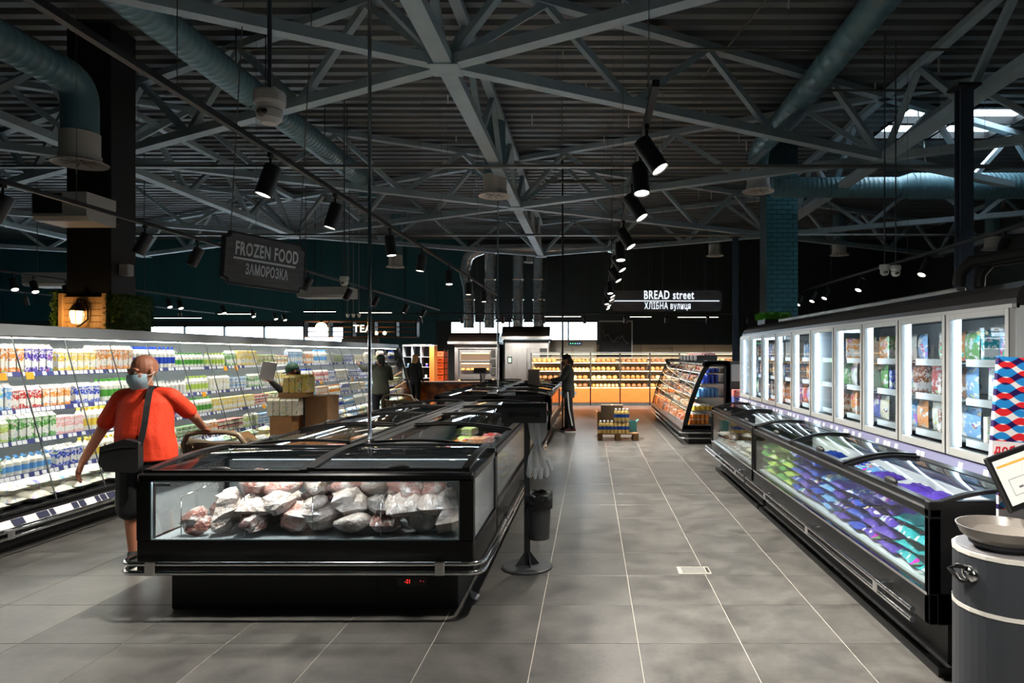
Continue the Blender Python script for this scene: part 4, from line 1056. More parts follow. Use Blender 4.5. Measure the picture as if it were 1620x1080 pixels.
# boxes and bags in the islands
tubs = [(XR, XC, 5.45, 9.05, 'right row of the near island'), (XL, XC, 5.45, 9.05, 'left row of the near island'), (XR, XC, 12.6, 16.1, 'right row of the far island'), (XL, XC, 12.6, 16.1, 'left row of the far island')]
bxm = [box_mesh(.24, .3, .06), box_mesh(.2, .26, .09), box_mesh(.26, .2, .05)]
for q, (xo, xi, ya, yb, nm) in enumerate(tubs):
    y = ya + .18
    while y < yb - .15:
        for j in range(3):
            if rnd.random() < .12: continue
            x = xo + (xi - xo) * (.2 + j * .29); cn = rnd.choice(('white', 'cream', 'orange', 'red', 'sky blue', 'lime', 'pink', 'yellow'))
            if q == 3 and y < 13.4: cn = 'yellow'
            isb = rnd.random() < .5; zz = .458
            for lv in range(3 if q < 2 else (3 if y < 13.2 else 2)):
                o = put('frozen_bag' if isb else 'frozen_box', rnd.choice(bagp) if isb else rnd.choice(bxm), None, (x, y, zz), (0, 0, rnd.uniform(-.2, .2)), COLS[cn]); zz += .092 if not isb else .068
                tag(o, '%s frozen food %s lying in the %s' % (cn, 'bag' if isb else 'box', nm), 'bag' if isb else 'box', '%s frozen %s in the %s' % (cn, 'bags' if isb else 'boxes', nm))
        y += .34
# goods behind the upright freezer doors
rnd = random.Random(21)
stand = [pillow(.2, .24, .07, 340 + k, 7, 8, .012).mesh('bag', objcol('printed_frozen_bag', .22, True, (28, .6), white=.15, pscale=8)) for k in range(3)]
bxs = [box_mesh(.05, .2, .24), box_mesh(.06, .16, .2), box_mesh(.16, .2, .08)]
for k in range(ND):
    for s, z in enumerate((1.02, 1.33, 1.62)):
        y = YF0 + k * DW + .13
        while y < YF0 + (k + 1) * DW - .13:
            cn = rnd.choice(('white', 'cream', 'blue', 'orange', 'red', 'brown', 'green', 'sky blue', 'white') if k else ('white', 'sky blue', 'cream', 'white', 'teal'))
            isb = rnd.random() < .6
            if isb:
                o = put('frozen_bag', rnd.choice(stand), None, (XF + .22, y + .03, z + .128), (PI / 2, rnd.uniform(-.05, .05), PI / 2 + rnd.uniform(-.15, .15)), COLS[cn]); y += .19
            else:
                o = put('frozen_box', rnd.choice(bxs[:2]), None, (XF + .24, y - .03, z + .001), (0, 0, PI / 2 + rnd.uniform(-.1, .1)), COLS[cn]); y += .13
            tag(o, '%s frozen %s on %s shelf behind freezer door %s from the scale' % (cn, 'bag' if isb else 'box', ['low', 'middle', 'high'][s], ['one', 'two', 'three', 'four', 'five', 'six', 'seven', 'eight', 'nine', 'ten'][k]), 'bag' if isb else 'box', 'goods behind door %d %s shelf %s %s' % (k + 1, ['low', 'middle', 'high'][s], cn, isb))
# goods in the deli cooler
rnd = random.Random(33)
jar = MB().lathe([(.034, 0), (.036, .01), (.036, .075), (.03, .082), (.036, .084), (.036, .1)], 10, mis=[0, 0, 0, 0, 1, 1]).mesh('jar', [WRAP, MILKW])
can = MB().lathe([(.03, 0), (.032, .008), (.032, .15), (.026, .16)], 10, mis=[0, 0, 0, 0]).mesh('can', [WRAP])
wed = box_mesh(.14, .12, .045, PRINT); trayb = box_mesh(.16, .18, .05, objcol('orange_printed_tray', .3, True, white=0, pscale=12))
for s, (z, x0) in enumerate(DELI_SH):
    y = .13
    while y < 6.1:
        near = y < .6
        if near:
            cn = ['orange', 'yellow', 'sky blue', 'blue', 'blue'][s]; me = [jar, jar, can, can, jar][s]; nm = 'jar' if s < 2 else 'can'; st = .078
            for j in range(5):
                x = 1.72 + x0 + .09 + j * .082
                if x > 2.44: break
                for lv in range(1 if s != 0 else 2):
                    o = put('food_' + nm, me, None, (x, 12.6 + y, z + .001 + lv * .1), None, COLS[cn])
                    tag(o, '%s %s in the open end of the deli cooler, %s shelf' % (cn, nm, ['bottom', 'second', 'third', 'fourth', 'top'][s]), nm, '%s %ss %d' % (cn, nm, s))
            y += st
        else:
            cn = rnd.choice(('orange', 'orange', 'brown', 'cream', 'red', 'white', 'orange'))
            zz = z + .001
            for lv in range(rnd.choice((1, 2, 2))):
                o = put('deli_pack', rnd.choice((wed, trayb)), None, (1.72 + x0 + .13, 12.6 + y + .06, zz), (0, 0, PI / 2 + rnd.uniform(-.1, .1)), COLS[cn]); zz += .052
                tag(o, '%s deli pack on the %s shelf behind the curved cooler glass' % (cn, ['bottom', 'second', 'third', 'fourth', 'top'][s]), 'pack', '%s deli packs shelf %d' % (cn, s))
            y += .2
# pots standing on top of the cooler
for k in range(5):
    t = thing('produce_crate', ['first', 'second', 'third', 'fourth', 'last'][k] + ' dark crate with dried fruit packs on the cooler top', 'crate', (2.05 + .03 * 0, 13.0 + k * .5, 1.57))
    MB().box(0, .4, 0, .4, 0, .012).box(0, .012, 0, .4, .012, .1).box(.388, .4, 0, .4, .012, .1).box(0, .4, 0, .012, .012, .1).box(0, .4, .388, .4, .012, .1).build('crate', DARK, t)
    noisy_blob(.17, .17, .05, 400 + k, 12, 8, .25).build('heap', objcol('dried_fruit_heap', .5, True, (40, .8), pscale=22), t, (.2, .2, .03)).color = (.3, .06, .08, 1) if k < 3 else (.5, .3, .15, 1)
# ================================================================== BAKERY
BREADM = None
def bread_mat():
    m, t, b = _new('bread_crust'); N = t.nodes; L = t.links
    oi = N.new('ShaderNodeObjectInfo'); tc = N.new('ShaderNodeTexCoord'); n = N.new('ShaderNodeTexNoise'); n.inputs['Scale'].default_value = 16; n.inputs['Detail'].default_value = 4
    L.new(tc.outputs['Object'], n.inputs['Vector']); mr = N.new('ShaderNodeMapRange'); mr.inputs[1].default_value = .35; mr.inputs[2].default_value = .65; mr.inputs[3].default_value = .5; mr.inputs[4].default_value = 1.4
    L.new(n.outputs[0], mr.inputs[0]); mx = N.new('ShaderNodeMix'); mx.data_type = 'RGBA'; mx.blend_type = 'MULTIPLY'; mx.inputs[0].default_value = 1; L.new(oi.outputs['Color'], mx.inputs[6]); L.new(mr.outputs[0], mx.inputs[7])
    L.new(mx.outputs[2], b.inputs['Base Color']); b.inputs['Roughness'].default_value = .5
    return m
BREADM = bread_mat()
loaves = {'round bun': [noisy_blob(.075, .075, .05, 500 + k, 12, 8, .07, .35).mesh('bun', BREADM) for k in range(2)],
          'oval loaf': [noisy_blob(.065, .12, .055, 510 + k, 12, 8, .06, .35).mesh('loaf', BREADM) for k in range(2)],
          'long roll': [noisy_blob(.05, .14, .045, 520 + k, 12, 8, .06, .35).mesh('roll', BREADM) for k in range(2)]}
BC = {'golden': (.62, .30, .08), 'dark brown': (.30, .11, .035), 'pale': (.78, .52, .24), 'toasted': (.48, .19, .045)}
rnd = random.Random(77)
SHB = mat('bread_shelf_board', rgb(205, 190, 165), .5)
bord = ['first bay from the ovens', 'second bay', 'third bay', 'fourth bay', 'fifth bay', 'sixth bay', 'last bay behind the deli cooler']
for k in range(7):
    x0 = -2.0 + .985 * k; W_ = .985
    t = thing('bread_rack', 'bread rack of wire-fronted shelves over orange wood, ' + bord[k], 'bread rack', (x0, 22.2, 0))
    MB().box(.01, W_ - .01, 0, .5, 0, .10).build('kick_plate', STEEL, t)
    MB().box(.008, W_ - .008, 0, .5, .10, .57, bev=.004).build('front_panel', OWOOD, t)
    for q in ((0, .03), ): MB().box(q[0], q[1], .0, .04, .0, 1.76).build('post', BLACKM, t)
    if k == 6: MB().box(W_ - .03, W_, .0, .04, 0, 1.76).build('post', BLACKM, t)
    MB().box(0, W_, .0, .03, 1.74, 1.765).build('top_bar', STEEL, t)
    MB().box(.0, W_, .48, .5, .57, 1.6).build('back_panel', mat('bread_back_panel', rgb(150, 130, 105), .5), t)
    for z in (.60, .87, 1.15, 1.43):
        s_ = MB().box(.03, W_, .02, .48, z - .022, z).build('shelf', SHB, t)
        MB().box(.05, W_ - .02, .06, .075, z - .027, z - .022).build('led_strip', emit('warm_led', (1, .76, .45, 1), 10), s_)
    MB().box(.05, W_ - .02, .1, .115, 1.70, 1.706).build('led_strip', MATS['warm_led'], t)
    MB().box(.03, W_, .005, .008, .57, 1.74).build('front_glass', GLASS, t)
    for s, z in enumerate((.60, .87, 1.15, 1.43)):
        kd = rnd.choice(list(loaves)); cn = rnd.choice(list(BC)); xx = .11
        while xx < W_ - .06:
            if rnd.random() < .25: cn = rnd.choice(list(BC))
            for row in range(2):
                if row and rnd.random() < .35: continue
                o = put('bread', rnd.choice(loaves[kd]), None, (x0 + xx, 22.2 + .15 + row * .2, z + .002), (0, 0, rnd.uniform(-.12, .12) + (PI / 2 if kd != 'round bun' and row else 0)), BC[cn]); o.scale = (1.1, .72 if kd != 'round bun' else 1.1, 1.5)
                tag(o, '%s %s on the %s bread shelf, %s' % (cn, kd, ['lowest', 'second', 'third', 'top'][s], bord[k]), 'bread', '%s %ss %s %d' % (cn, kd, bord[k], s))
            xx += {'round bun': .178, 'oval loaf': .165, 'long roll': .13}[kd]
MB_tag = MB().box(0, .22, -.004, 0, 0, .13).build('notice_plate', mat('grey_notice2', rgb(95, 98, 98), .4), None, (-.7, 22.2, .34)); tag(MB_tag, 'small grey plate on the orange bread rack front', 'plate')
# wall boards behind the bread
wbk = thing('wall_boarding', 'beige wall boarding behind the bread racks', 'wall boarding', (-1.7, 25.4, 0))
for k in range(6): MB().box(k * 1.2, k * 1.2 + 1.185, 0, .05, 0, 2.06, bev=.004).build('board', BEIGE, wbk)
sc = MB()
for k in range(9): sc.tube([(4.0 + .1 * k - .1, -.004, 1.9 + .04 * math.sin(k * 2.1)), (4.05 + .1 * k - .1, -.004, 1.95 + .04 * math.cos(k * 1.7)), (4.1 + .1 * k - .1, -.004, 1.9 + .04 * math.sin(k * 3.3))], .008, 4)
sc.build('ink_drawing', mat('brown_ink', rgb(90, 72, 60), .7), wbk)['kind'] = 'stuff'
cb = thing('chalkboard', 'tall charcoal chalkboard with white edge behind the bread racks', 'chalkboard', (.3, 24.9, 0))
MB().box(0, 1.2, 0, .05, 0, 2.9).build('board', mat('chalk_slate', rgb(62, 64, 66), .7, noise=(4, .2)), cb)
MB().box(1.2, 1.25, -.01, .06, 0, 2.95).box(0, 1.2, -.01, .06, 2.9, 2.95).build('white_edge', WHITEP, cb)
sc = MB(); pp = [(.15, 2.6), (.22, 2.35), (.32, 2.45), (.4, 2.3), (.55, 2.15), (.68, 2.35), (.78, 2.28), (.85, 2.4), (.95, 2.2), (1.08, 2.1)]
for (a, c_), (d, e) in zip(pp, pp[1:]): sc.tube([(a, -.004, c_), (d, -.004, e)], .008, 4)
sc.build('chalk_drawing', mat('chalk_white', rgb(190, 190, 186), .8), cb)
pr = thing('proving_cabinet', 'beige proving cabinet with blue indicator panel behind the employee', 'cabinet', (-1.55, 24.5, 0))
MB().box(0, 1.75, 0, .8, 0, 2.2, bev=.01).build('body', mat('cabinet_cream', rgb(200, 188, 168), .5), pr)
for x in (.1, .92): MB().box(x, x + .72, -.02, 0, .5, 1.95, bev=.006).build('door', mat('cabinet_door_cream', rgb(212, 205, 190), .4), pr)
ip = MB().box(.72, 1.22, -.03, 0, 2.02, 2.16).build('indicator_panel', mat('blue_panel', rgb(24, 40, 90), .3), pr)
for k in range(5): MB().ball((.80 + .085 * k, -.032, 2.09), .018, 8, 5).build('indicator_lamp', emit('green_led' if k < 3 else 'blue_led', (.1, 1, .4, 1) if k < 3 else (.3, .6, 1, 1), 3), ip)
# ovens
ov = thing('deck_oven', 'steel deck oven with two glowing decks behind the bakery counter', 'oven', (-4.6, 22.6, 0))
MB().box(0, .12, 0, .9, 0, 2.02).box(1.38, 1.5, 0, .9, 0, 2.02).box(0, 1.5, .1, .9, .85, 2.02).box(.12, 1.38, 0, .1, 1.88, 2.02).build('body', STEEL, ov)
for z in (1.15, 1.5):
    MB().box(.18, 1.2, .0, .09, z - .05, z).build('deck_sill', STEEL, ov)
    MB().box(.2, 1.18, .06, .09, z, z + .26).build('deck_mouth', mat('oven_inside', rgb(90, 66, 42), .6), ov)
    MB().box(.22, 1.16, .055, .058, z + .22, z + .25).build('oven_lamp', emit('oven_glow', (1, .6, .25, 1), 4), ov)
    for k in range(6 if z < 1.3 else 0):
        tag(put('bread', loaves['round bun'][k % 2], None, (-4.6 + .29 + .16 * k, 22.575, z + .002), None, BC['golden']), 'golden bun baking in the lower oven deck', 'bread', 'buns in the oven')
for z in (1.0, 1.3, 1.6): MB().box(1.22, 1.36, .02, .1, z, z + .24, bev=.004).build('control_panel', mat('oven_controls', rgb(60, 58, 56), .3, .5), ov)
MB().box(.1, 1.38, .05, .85, .0, .12).build('base', BLACKM, ov)
for x in (.15, 1.3): MB().bar((x, .02, .85), (x + (.1 if x < 1 else -.1), .02, .12), .06, .06).build('leg', WOOD, ov)
for (x, y, z0, z1, W_, lb) in ((-4.78, 22.3, 2.03, 2.42, 1.72, 'brown steel extractor hood over the deck oven'), (-3.02, 22.4, 2.2, 2.64, 1.66, 'dark steel extractor hood over the steel proving oven')):
    t = thing('extractor_hood', lb, 'hood', (x, y, 0))
    MB().prism([(0, z0 + .1), (1.1, z0 + .1), (1.1, z1), (.3, z1)], 'x', .02, W_ - .02).build('canopy', mat('bronze_hood', rgb(74, 62, 54), .3, .6), t)
    MB().box(0, W_, -.02, 1.12, z0, z0 + .1, bev=.006).build('rim', STEEL, t)
po = thing('rack_oven', 'tall steel rack oven with small green screen', 'oven', (-2.95, 22.9, 0))
MB().box(0, 1.5, 0, .9, 0, 2.15, bev=.008).build('body', STEEL, po)
for x in (.42, .8): MB().box(x, x + .34, -.03, 0, .1, 1.9, bev=.006).build('door', STEEL, po)
MB().box(1.2, 1.45, -.02, 0, .1, 1.9).build('open_bay', BLACKM, po)
MB().box(.1, .25, -.02, 0, 1.38, 1.62).build('screen', BLACKM, po); MB().box(.135, .215, -.024, -.02, 1.43, 1.57).build('screen_glow', emit('green_screen', (.35, 1, .4, 1), 2), po)
ct = thing('bakery_counter', 'bakery counter with orange bread picture front and wooden top', 'counter', (-6.0, 20.3, 0))
MB().box(0, 4.0, 0, .7, .80, .86, bev=.006).build('worktop', mat('grey_brown_top', rgb(120, 96, 84), .4), ct)
def picture_mat():
    m, t, b = _new('bread_photo_print'); N = t.nodes; L = t.links
    tc = N.new('ShaderNodeTexCoord'); v = N.new('ShaderNodeTexVoronoi'); v.inputs['Scale'].default_value = 4.5; L.new(tc.outputs['Object'], v.inputs['Vector'])
    r = N.new('ShaderNodeValToRGB'); e = r.color_ramp.elements; e[0].color = rgb(240, 170, 70); e[1].color = rgb(120, 50, 14); e[1].position = .75; n = e.new(.3); n.color = rgb(222, 110, 30)
    L.new(v.outputs['Distance'], r.inputs[0]); L.new(r.outputs[0], b.inputs['Base Color']); b.inputs['Roughness'].default_value = .4
    return m
MB().box(.02, 3.98, .03, .68, 0, .80).build('front', picture_mat(), ct)
# bread crate rack
rk = thing('crate_rack', 'steel rack of orange bread crates beside the ovens', 'rack', (-5.75, 22.3, 0))
for x in (0, .86):
    for y in (0, .5): MB().box(x, x + .025, y, y + .025, 0, 1.85).build('upright', CHROME, rk)
OCR = mat('orange_crate_plastic', rgb(232, 88, 28), .45)
cr = MB().box(0, .38, 0, .5, 0, .015).box(0, .38, 0, .012, .015, .17).box(0, .38, .488, .5, .015, .17).box(0, .012, .012, .488, .015, .17).box(.368, .38, .012, .488, .015, .17).box(-.01, .39, -.01, 0, .14, .17).mesh('crate', OCR)
slot = MB().box(.06, .16, -.012, -.002, .08, .11).box(.22, .32, -.012, -.002, .08, .11).mesh('grip_holes', mat('crate_hole', rgb(110, 30, 10), .7))
for c_ in range(2):
    for k in range(5):
        t = thing('bread_crate', 'orange plastic bread crate on the rack, %s column, %s from the bottom' % (['left', 'right'][c_], ['lowest', 'second', 'third', 'fourth', 'topmost'][k]), 'crate', (-5.7 + .41 * c_, 22.31, .82 + .2 * k))
        put('body', cr, t); put('grip_holes', slot, t)
        if c_ == 0 or 1: MB().box(.0, .38, 0, .5, -.02, -.005).build('runner', CHROME, t)
# shelf unit at the end of the dairy case
su = thing('cubby_shelf', 'dark cubby shelf unit with orange wood side past the dairy case', 'shelf unit', (-5.95, 21.15, 0))
MB().box(0, .85, .4, .44, 0, 1.95).build('back', BLACKM, su); MB().box(.85, 1.0, 0, .44, 0, 1.95).build('side_panel', OWOOD, su); MB().box(0, 1.0, -.01, .44, 1.95, 2.0).build('top', WHITEP, su)
for x in (0, .28, .56): MB().box(x, x + .03, 0, .4, 0, 1.95).build('divider', mat('pale_divider', rgb(170, 178, 185), .5), su)
for z in (.6, .95, 1.3, 1.62): MB().box(0, .85, 0, .4, z - .02, z).build('shelf', mat('pale_divider2', rgb(150, 155, 160), .5), su)
for k, (x, z, cn) in enumerate(((.08, 1.3, 'sky blue'), (.36, 1.3, 'yellow'), (.66, 1.3, 'purple'), (.1, .95, 'orange'), (.64, .95, 'white'))):
    tag(put('food_jar', jar, None, (-5.95 + x + .08, 21.25, z + .001), None, COLS[cn]), '%s jar in the dark cubby shelf' % cn, 'jar')
# hanging tea shelves
ts = thing('hanging_shelf', 'hanging dark shelf frame with TEA letters and glowing glass lamps', 'hanging shelf', (-8.6, 20.0, 0))
BR = mat('copper_wood_edge', rgb(150, 92, 44), .4)
MB().box(0, 3.4, 0, .3, 2.2, 2.23).build('lower_board', BR, ts); MB().box(0, 3.4, 0, .3, 2.66, 2.69).build('upper_board', BR, ts)
for z in (2.36, 2.5): MB().box(0, 3.4, .26, .29, z, z + .03).build('rail', BR, ts)
for x in (0, .75, 1.45, 2.1, 2.75, 3.36): MB().box(x, x + .04, 0, .3, 2.2, 2.69).build('upright', BLACKM, ts)
lettering('tea_letters', 'TEA', .3, emit('bulb_letters', (1, .85, .6, 1), 2.5), ts, (1.78, -.02, 2.45), bold=.004, sx=.95)
for x in (.3, 3.0): MB().tube([(x, .15, 2.69), (x, .15, ZC + .05)], .01, 5).build('hanging_rod', BLACKM, ts)
for k, x in enumerate((-7.95, -6.2, -6.45)):
    t = thing('glass_lamp', ['large glowing glass lamp left of the TEA letters', 'small warm globe lamp right of the TEA letters', 'warm globe lamp nearest the TEA letters'][k], 'lamp', (x, 19.75 if k == 0 else 20.12, 2.231 if k else 2.27))
    MB().ball((0, 0, .1 if k else .2), .055 if k else .17, 12, 8).build('globe', emit('warm_globe', (1, .78, .45, 1), 6), t)
    MB().lathe([(.03, 0), (.03, .04)], 8).build('base', BLACKM, t) if k else MB().lathe([(.06, .36), (.03, .42)], 10).tube([(0, 0, .4), (0, 0, ZC + .05 - 2.27)], .006, 5).build('cap', BLACKM, t)
cupm = MB().lathe([(.03, 0), (.045, .06), (.06, .1)], 10).mesh('pendant_shade', WHITEP)
for k in range(3):
    t = thing('cup_pendant', ['left', 'middle', 'right'][k] + ' white cup-shaped pendant above the tea shelves', 'pendant lamp', (-7.3 + .17 * k, 20.1, 2.8)); put('shade', cupm, t)
    MB().tube([(0, 0, .05), (0, 0, ZC + .05 - 2.8)], .004, 5).build('cord', WHITEP, t)
tag(MB().box(0, 1.2, -.02, 0, 0, 1.1).box(0.0, .05, -.03, -.02, 0, 1.1).build('dark_partition', mat('grey_partition', rgb(84, 84, 82), .6), None, (-8.0, 21.5, 1.1)), 'grey partition board under the tea shelves', 'partition')

# ================================================================== SIGNS
SLATE = mat('dark_wood_sign', rgb(88, 87, 88), .6, noise=(3.5, .3, (1, 1, 9)))
def chamfer(w_, h, c):
    return [(-w_ / 2 + c, -h / 2), (w_ / 2 - c, -h / 2), (w_ / 2 - c * .75, -h / 2 + c * .75), (w_ / 2, -h / 2 + c), (w_ / 2, h / 2 - c), (w_ / 2 - c * .75, h / 2 - c * .75), (w_ / 2 - c, h / 2), (-w_ / 2 + c, h / 2), (-w_ / 2 + c * .75, h / 2 - c * .75), (-w_ / 2, h / 2 - c), (-w_ / 2, -h / 2 + c), (-w_ / 2 + c * .75, -h / 2 + c * .75)]
A0 = Vector((-3.575, 6.5)); A1 = Vector((-3.08, 7.18)); yaw = math.atan2(A1.y - A0.y, A1.x - A0.x)
fs = thing('hanging_sign', 'dark wooden FROZEN FOOD sign hung over the dairy aisle', 'sign', ((A0.x + A1.x) / 2, (A0.y + A1.y) / 2, 2.615), yaw)
fs.rotation_euler = (0, .055, yaw)
MB().prism(chamfer(.86, .525, .06), 'y', -.02, .02).build('edge', BLACKM, fs); MB().prism(chamfer(.815, .48, .055), 'y', -.026, -.0205).build('board', SLATE, fs)
PALEL = mat('painted_pale_lettering', rgb(245, 245, 248), .5)
lettering('latin_lettering', 'FROZEN FOOD', .185, PALEL, fs, (.01, -.028, .095), sx=.47, bold=.0045)
lettering('cyrillic_lettering', 'ЗАМОРОЗКА', .145, PALEL, fs, (.01, -.028, -.10), sx=.45, bold=.0032)
MB().box(-.33, .31, -.032, -.027, -.008, .012).build('underline', PALEL, fs)
MB().box(-.36, -.352, 0, .008, .26, 3.6).box(.36, .368, 0, .008, .26, 3.6).build('hanging_wires', PIPE, fs)
bs = thing('hanging_sign', 'dark BREAD street sign with glowing white letters in front of the bakery', 'sign', (1.92, 17.0, 3.05))
MB().prism(chamfer(2.78, .52, .05), 'y', -.03, .03).build('board', SLATE, bs)
GLOW = emit('glowing_letters', (.86, .93, 1.0, 1), 1.05)
lettering('latin_lettering', 'BREAD street', .30, GLOW, bs, (0.05, -.035, .135), sx=.66, bold=.0045)
lettering('cyrillic_lettering', 'ХЛІБНА вулиця', .235, GLOW, bs, (.02, -.035, -.14), sx=.60, bold=.0025)
MB().box(-1.36, 1.33, -.04, -.03, -.018, .004).build('underline', GLOW, bs)
for x in (-1.1, -.1, .95): MB().tube([(x, 0, .26), (x, 0, ZC + .1 - 3.05)], .005, 5).build('hanging_wire', PIPE, bs)
# ================================================================== OVERHEAD EQUIPMENT
DOME = mat('camera_white', rgb(226, 222, 216), .35)
def dome(x, y, z, label, ztop=ZC + .1, s=1.0, aim=-.6):
    t = thing('security_camera', label, 'camera', (x, y, z))
    MB().lathe([(.0, .062), (.07, .062), (.073, .055), (.073, .012), (.068, .0)], 24).build('housing', DOME, t)
    MB().lathe([(.062, .0), (.058, -.02), (.062, -.03), (.056, -.065), (.035, -.088), (.0, -.094)], 20).build('eyeball', DOME, t)
    e = MB().ball((-.012, -.052, -.05), (.024, .02, .022), 12, 8).build('lens_bezel', mat('camera_bezel', rgb(120, 112, 106), .4), t)
    MB().ball((.008, -.066, -.048), .012, 10, 6).build('lens', mat('lens_glass', rgb(10, 12, 16), .05), e); MB().ball((-.022, -.064, -.05), .010, 10, 6).build('infrared_lamp', mat('infrared_brown', rgb(96, 66, 52), .3), e)
    MB().tube([(0, 0, .062), (0, 0, ztop - z)], .011, 8).build('pole', mat('pole_grey', rgb(90, 98, 108), .4, .4), t)
dome(-1.535, 3.2, 2.87, 'white dome camera on a pole, upper left foreground')
dome(-4.05, 11.0, 2.9, 'small white dome camera hanging behind the frozen food sign')
dome(4.12, 9.4, 2.88, 'left one of the two dome cameras above the upright freezers'); dome(4.32, 9.5, 2.88, 'right one of the two dome cameras above the upright freezers')
dome(.46, 15.0, 2.93, 'tiny dome camera left of the bread sign'); dome(-9.6, 14.4, 2.63, 'tiny dome camera right of the pillar hedge')
ACW = mat('ac_white', rgb(215, 212, 206), .4)
def aircon(x, y, z, w_, d, h, label, grille=False, bracket=0):
    t = thing('air_conditioner', label, 'air conditioner', (x, y, z))
    MB().prism([(0, .05), (.05, 0), (d, 0), (d, h), (0, h)], 'x', 0, w_).build('body', ACW, t)
    if grille:
        MB().box(.02, w_ * .55, -.012, 0, .08, h - .02).build('grille', mat('dark_grille', rgb(38, 40, 44), .5), t)
    vn = MB()
    for k in range(3): vn.box(.04, w_ - .04, .02 + .03 * k, .03 + .03 * k, -.004 + .0 * k, .004)
    vn.build('louvres', mat('louvre_white', rgb(236, 236, 236), .3), t)
    if bracket: MB().box(.1, .5, d, d + bracket, .1, .2).build('wall_bracket', BLACKM, t)
    else: MB().tube([(.08, d / 2, h), (.08, d / 2, ZC + .1 - z)], .008, 6).tube([(w_ - .08, d / 2, h), (w_ - .08, d / 2, ZC + .1 - z)], .008, 6).build('hanging_rods', PIPE, t)
aircon(-6.72, 8.05, 3.30, .66, .5, .34, 'white box unit with dark grille hung in front of the black pillar', True, .43)
aircon(-11.9, 14.0, 3.12, .95, .6, .28, 'pale ceiling air conditioner left of the black pillar')
aircon(-5.72, 13.0, 2.80, 1.02, .5, .2, 'pale ceiling air conditioner right of the frozen food sign')
tag(MB().box(-.07, .07, -.06, .06, -.08, .08, bev=.012).build('speaker', DOME, None, (-6.38, 9.2, 2.84)), 'small white wall speaker on the black pillar', 'speaker')
# ================================================================== FLOOR-STANDING THINGS
# glove stand
def glove_stand(x, y, label, bin_=True):
    t = thing('glove_stand', label, 'dispenser stand', (x, y, 0))
    MB().lathe([(.2, 0), (.2, .012), (.19, .018), (.0, .02)], 28).build('base', DARK, t)
    gus = MB()
    for a in range(4):
        c_, s_ = math.cos(a * PI / 2 + .4), math.sin(a * PI / 2 + .4); gus.slab((.0, 0, .02), (.1 * c_, .1 * s_, .02), (.02 * c_, .02 * s_, .13), (0, 0, .13), .004)
    gus.build('gusset', DARK, t)
    MB().box(-.024, .024, -.012, .012, .02, 1.16, bev=.003).build('pole', DARK, t)
    hx = MB().prism([(-.10, 1.15), (-.10, 1.27), (-.07, 1.30), (.04, 1.30), (.08, 1.26), (.08, 1.15)], 'x', -.19, .16).build('roll_box', DARK, t)
    MB().box(-.14, .10, -.104, -.10, 1.205, 1.225).box(-.14, -.09, -.105, -.1, 1.195, 1.235).box(.06, .11, -.105, -.1, 1.195, 1.235).build('finger_slot', BLACKM, hx)
    MB().lathe([(.0, .0), (.022, .0), (.022, .014)], 12, (0, 0, 0), 0, Matrix.Translation((.16, 0, 1.22)) @ Matrix.Rotation(PI / 2, 4, 'Y')).build('roll_axle', BLACKM, hx)
    if bin_:
        bn_ = MB().lathe([(.0, .235), (.082, .235), (.098, .56), (.098, .575), (.09, .56), (.076, .25)], 18, (.095, -.02, 0)).build('waste_bin', DARK, t)
        rnd_ = random.Random(3); b = MB(); pr = []
        for j, (rr, zz) in enumerate(((.108, .47), (.106, .53), (.112, .585), (.10, .595), (.085, .55), (.08, .45))):
            ring = [(.095 + (rr + rnd_.uniform(-.008, .008)) * math.cos(2 * PI * k / 18), -.02 + (rr + rnd_.uniform(-.008, .008)) * math.sin(2 * PI * k / 18), zz + rnd_.uniform(-.014, .014)) for k in range(18)]; pr.append(ring)
        v = [p for r_ in pr for p in r_]; F = [(j * 18 + k, j * 18 + (k + 1) % 18, (j + 1) * 18 + (k + 1) % 18, (j + 1) * 18 + k) for j in range(5) for k in range(18)]
        b.add(v, F, 0, True).build('bin_liner', mat('black_bag_film', rgb(14, 14, 15), .22, bump=(40, .6)), bn_)
    # dangling strip of thin plastic gloves
    b = MB(); rnd_ = random.Random(11); cx = .085
    rows = [(1.15, .075), (1.07, .07), (1.02, .06), (.97, .03), (.93, .055), (.88, .07), (.82, .085), (.77, .09)]
    nn = 8; v = []
    for (z, hw) in rows:
        for i in range(nn + 1): u = 2 * i / nn - 1; v.append((cx + u * hw + rnd_.uniform(-.006, .006), -.03 + .025 * math.sin(i * 1.9 + z * 20) , z))
    F = [(j * (nn + 1) + i, j * (nn + 1) + i + 1, (j + 1) * (nn + 1) + i + 1, (j + 1) * (nn + 1) + i) for j in range(len(rows) - 1) for i in range(nn)]
    b.add(v, F, 0, True)
    for i in range(4): b.tube([(cx - .065 + .045 * i, -.03, .79), (cx - .07 + .048 * i, -.035, .74), (cx - .068 + .046 * i, -.03, .70 + .012 * abs(i - 1.5))], [.020, .019, .012], 8)
    b.tube([(cx + .075, -.03, .86), (cx + .10, -.03, .80), (cx + .112, -.03, .77)], [.02, .017, .012], 8)
    g = b.build('plastic_gloves', glass('thin_glove_film', (.9, .9, .9, 1), 1.3, .3, .8), t)
glove_stand(-.505, 5.3, 'dark grey disposable glove stand with waste bin beside the near island')
glove_stand(-3.2, 19.45, 'distant glove stand with white gloves before the bakery counter', False)
# crumpled film on the floor by the freezer corner
tag(noisy_blob(.035, .05, .02, 71, 12, 8, .35).build('film_scrap', glass('crumpled_film', (.8, .85, .9, 1), 1.4, .15, .35), None, (-.80, 4.55, .03), (0, .5, .4)), 'crumpled scrap of clear film at the freezer base corner', 'litter')
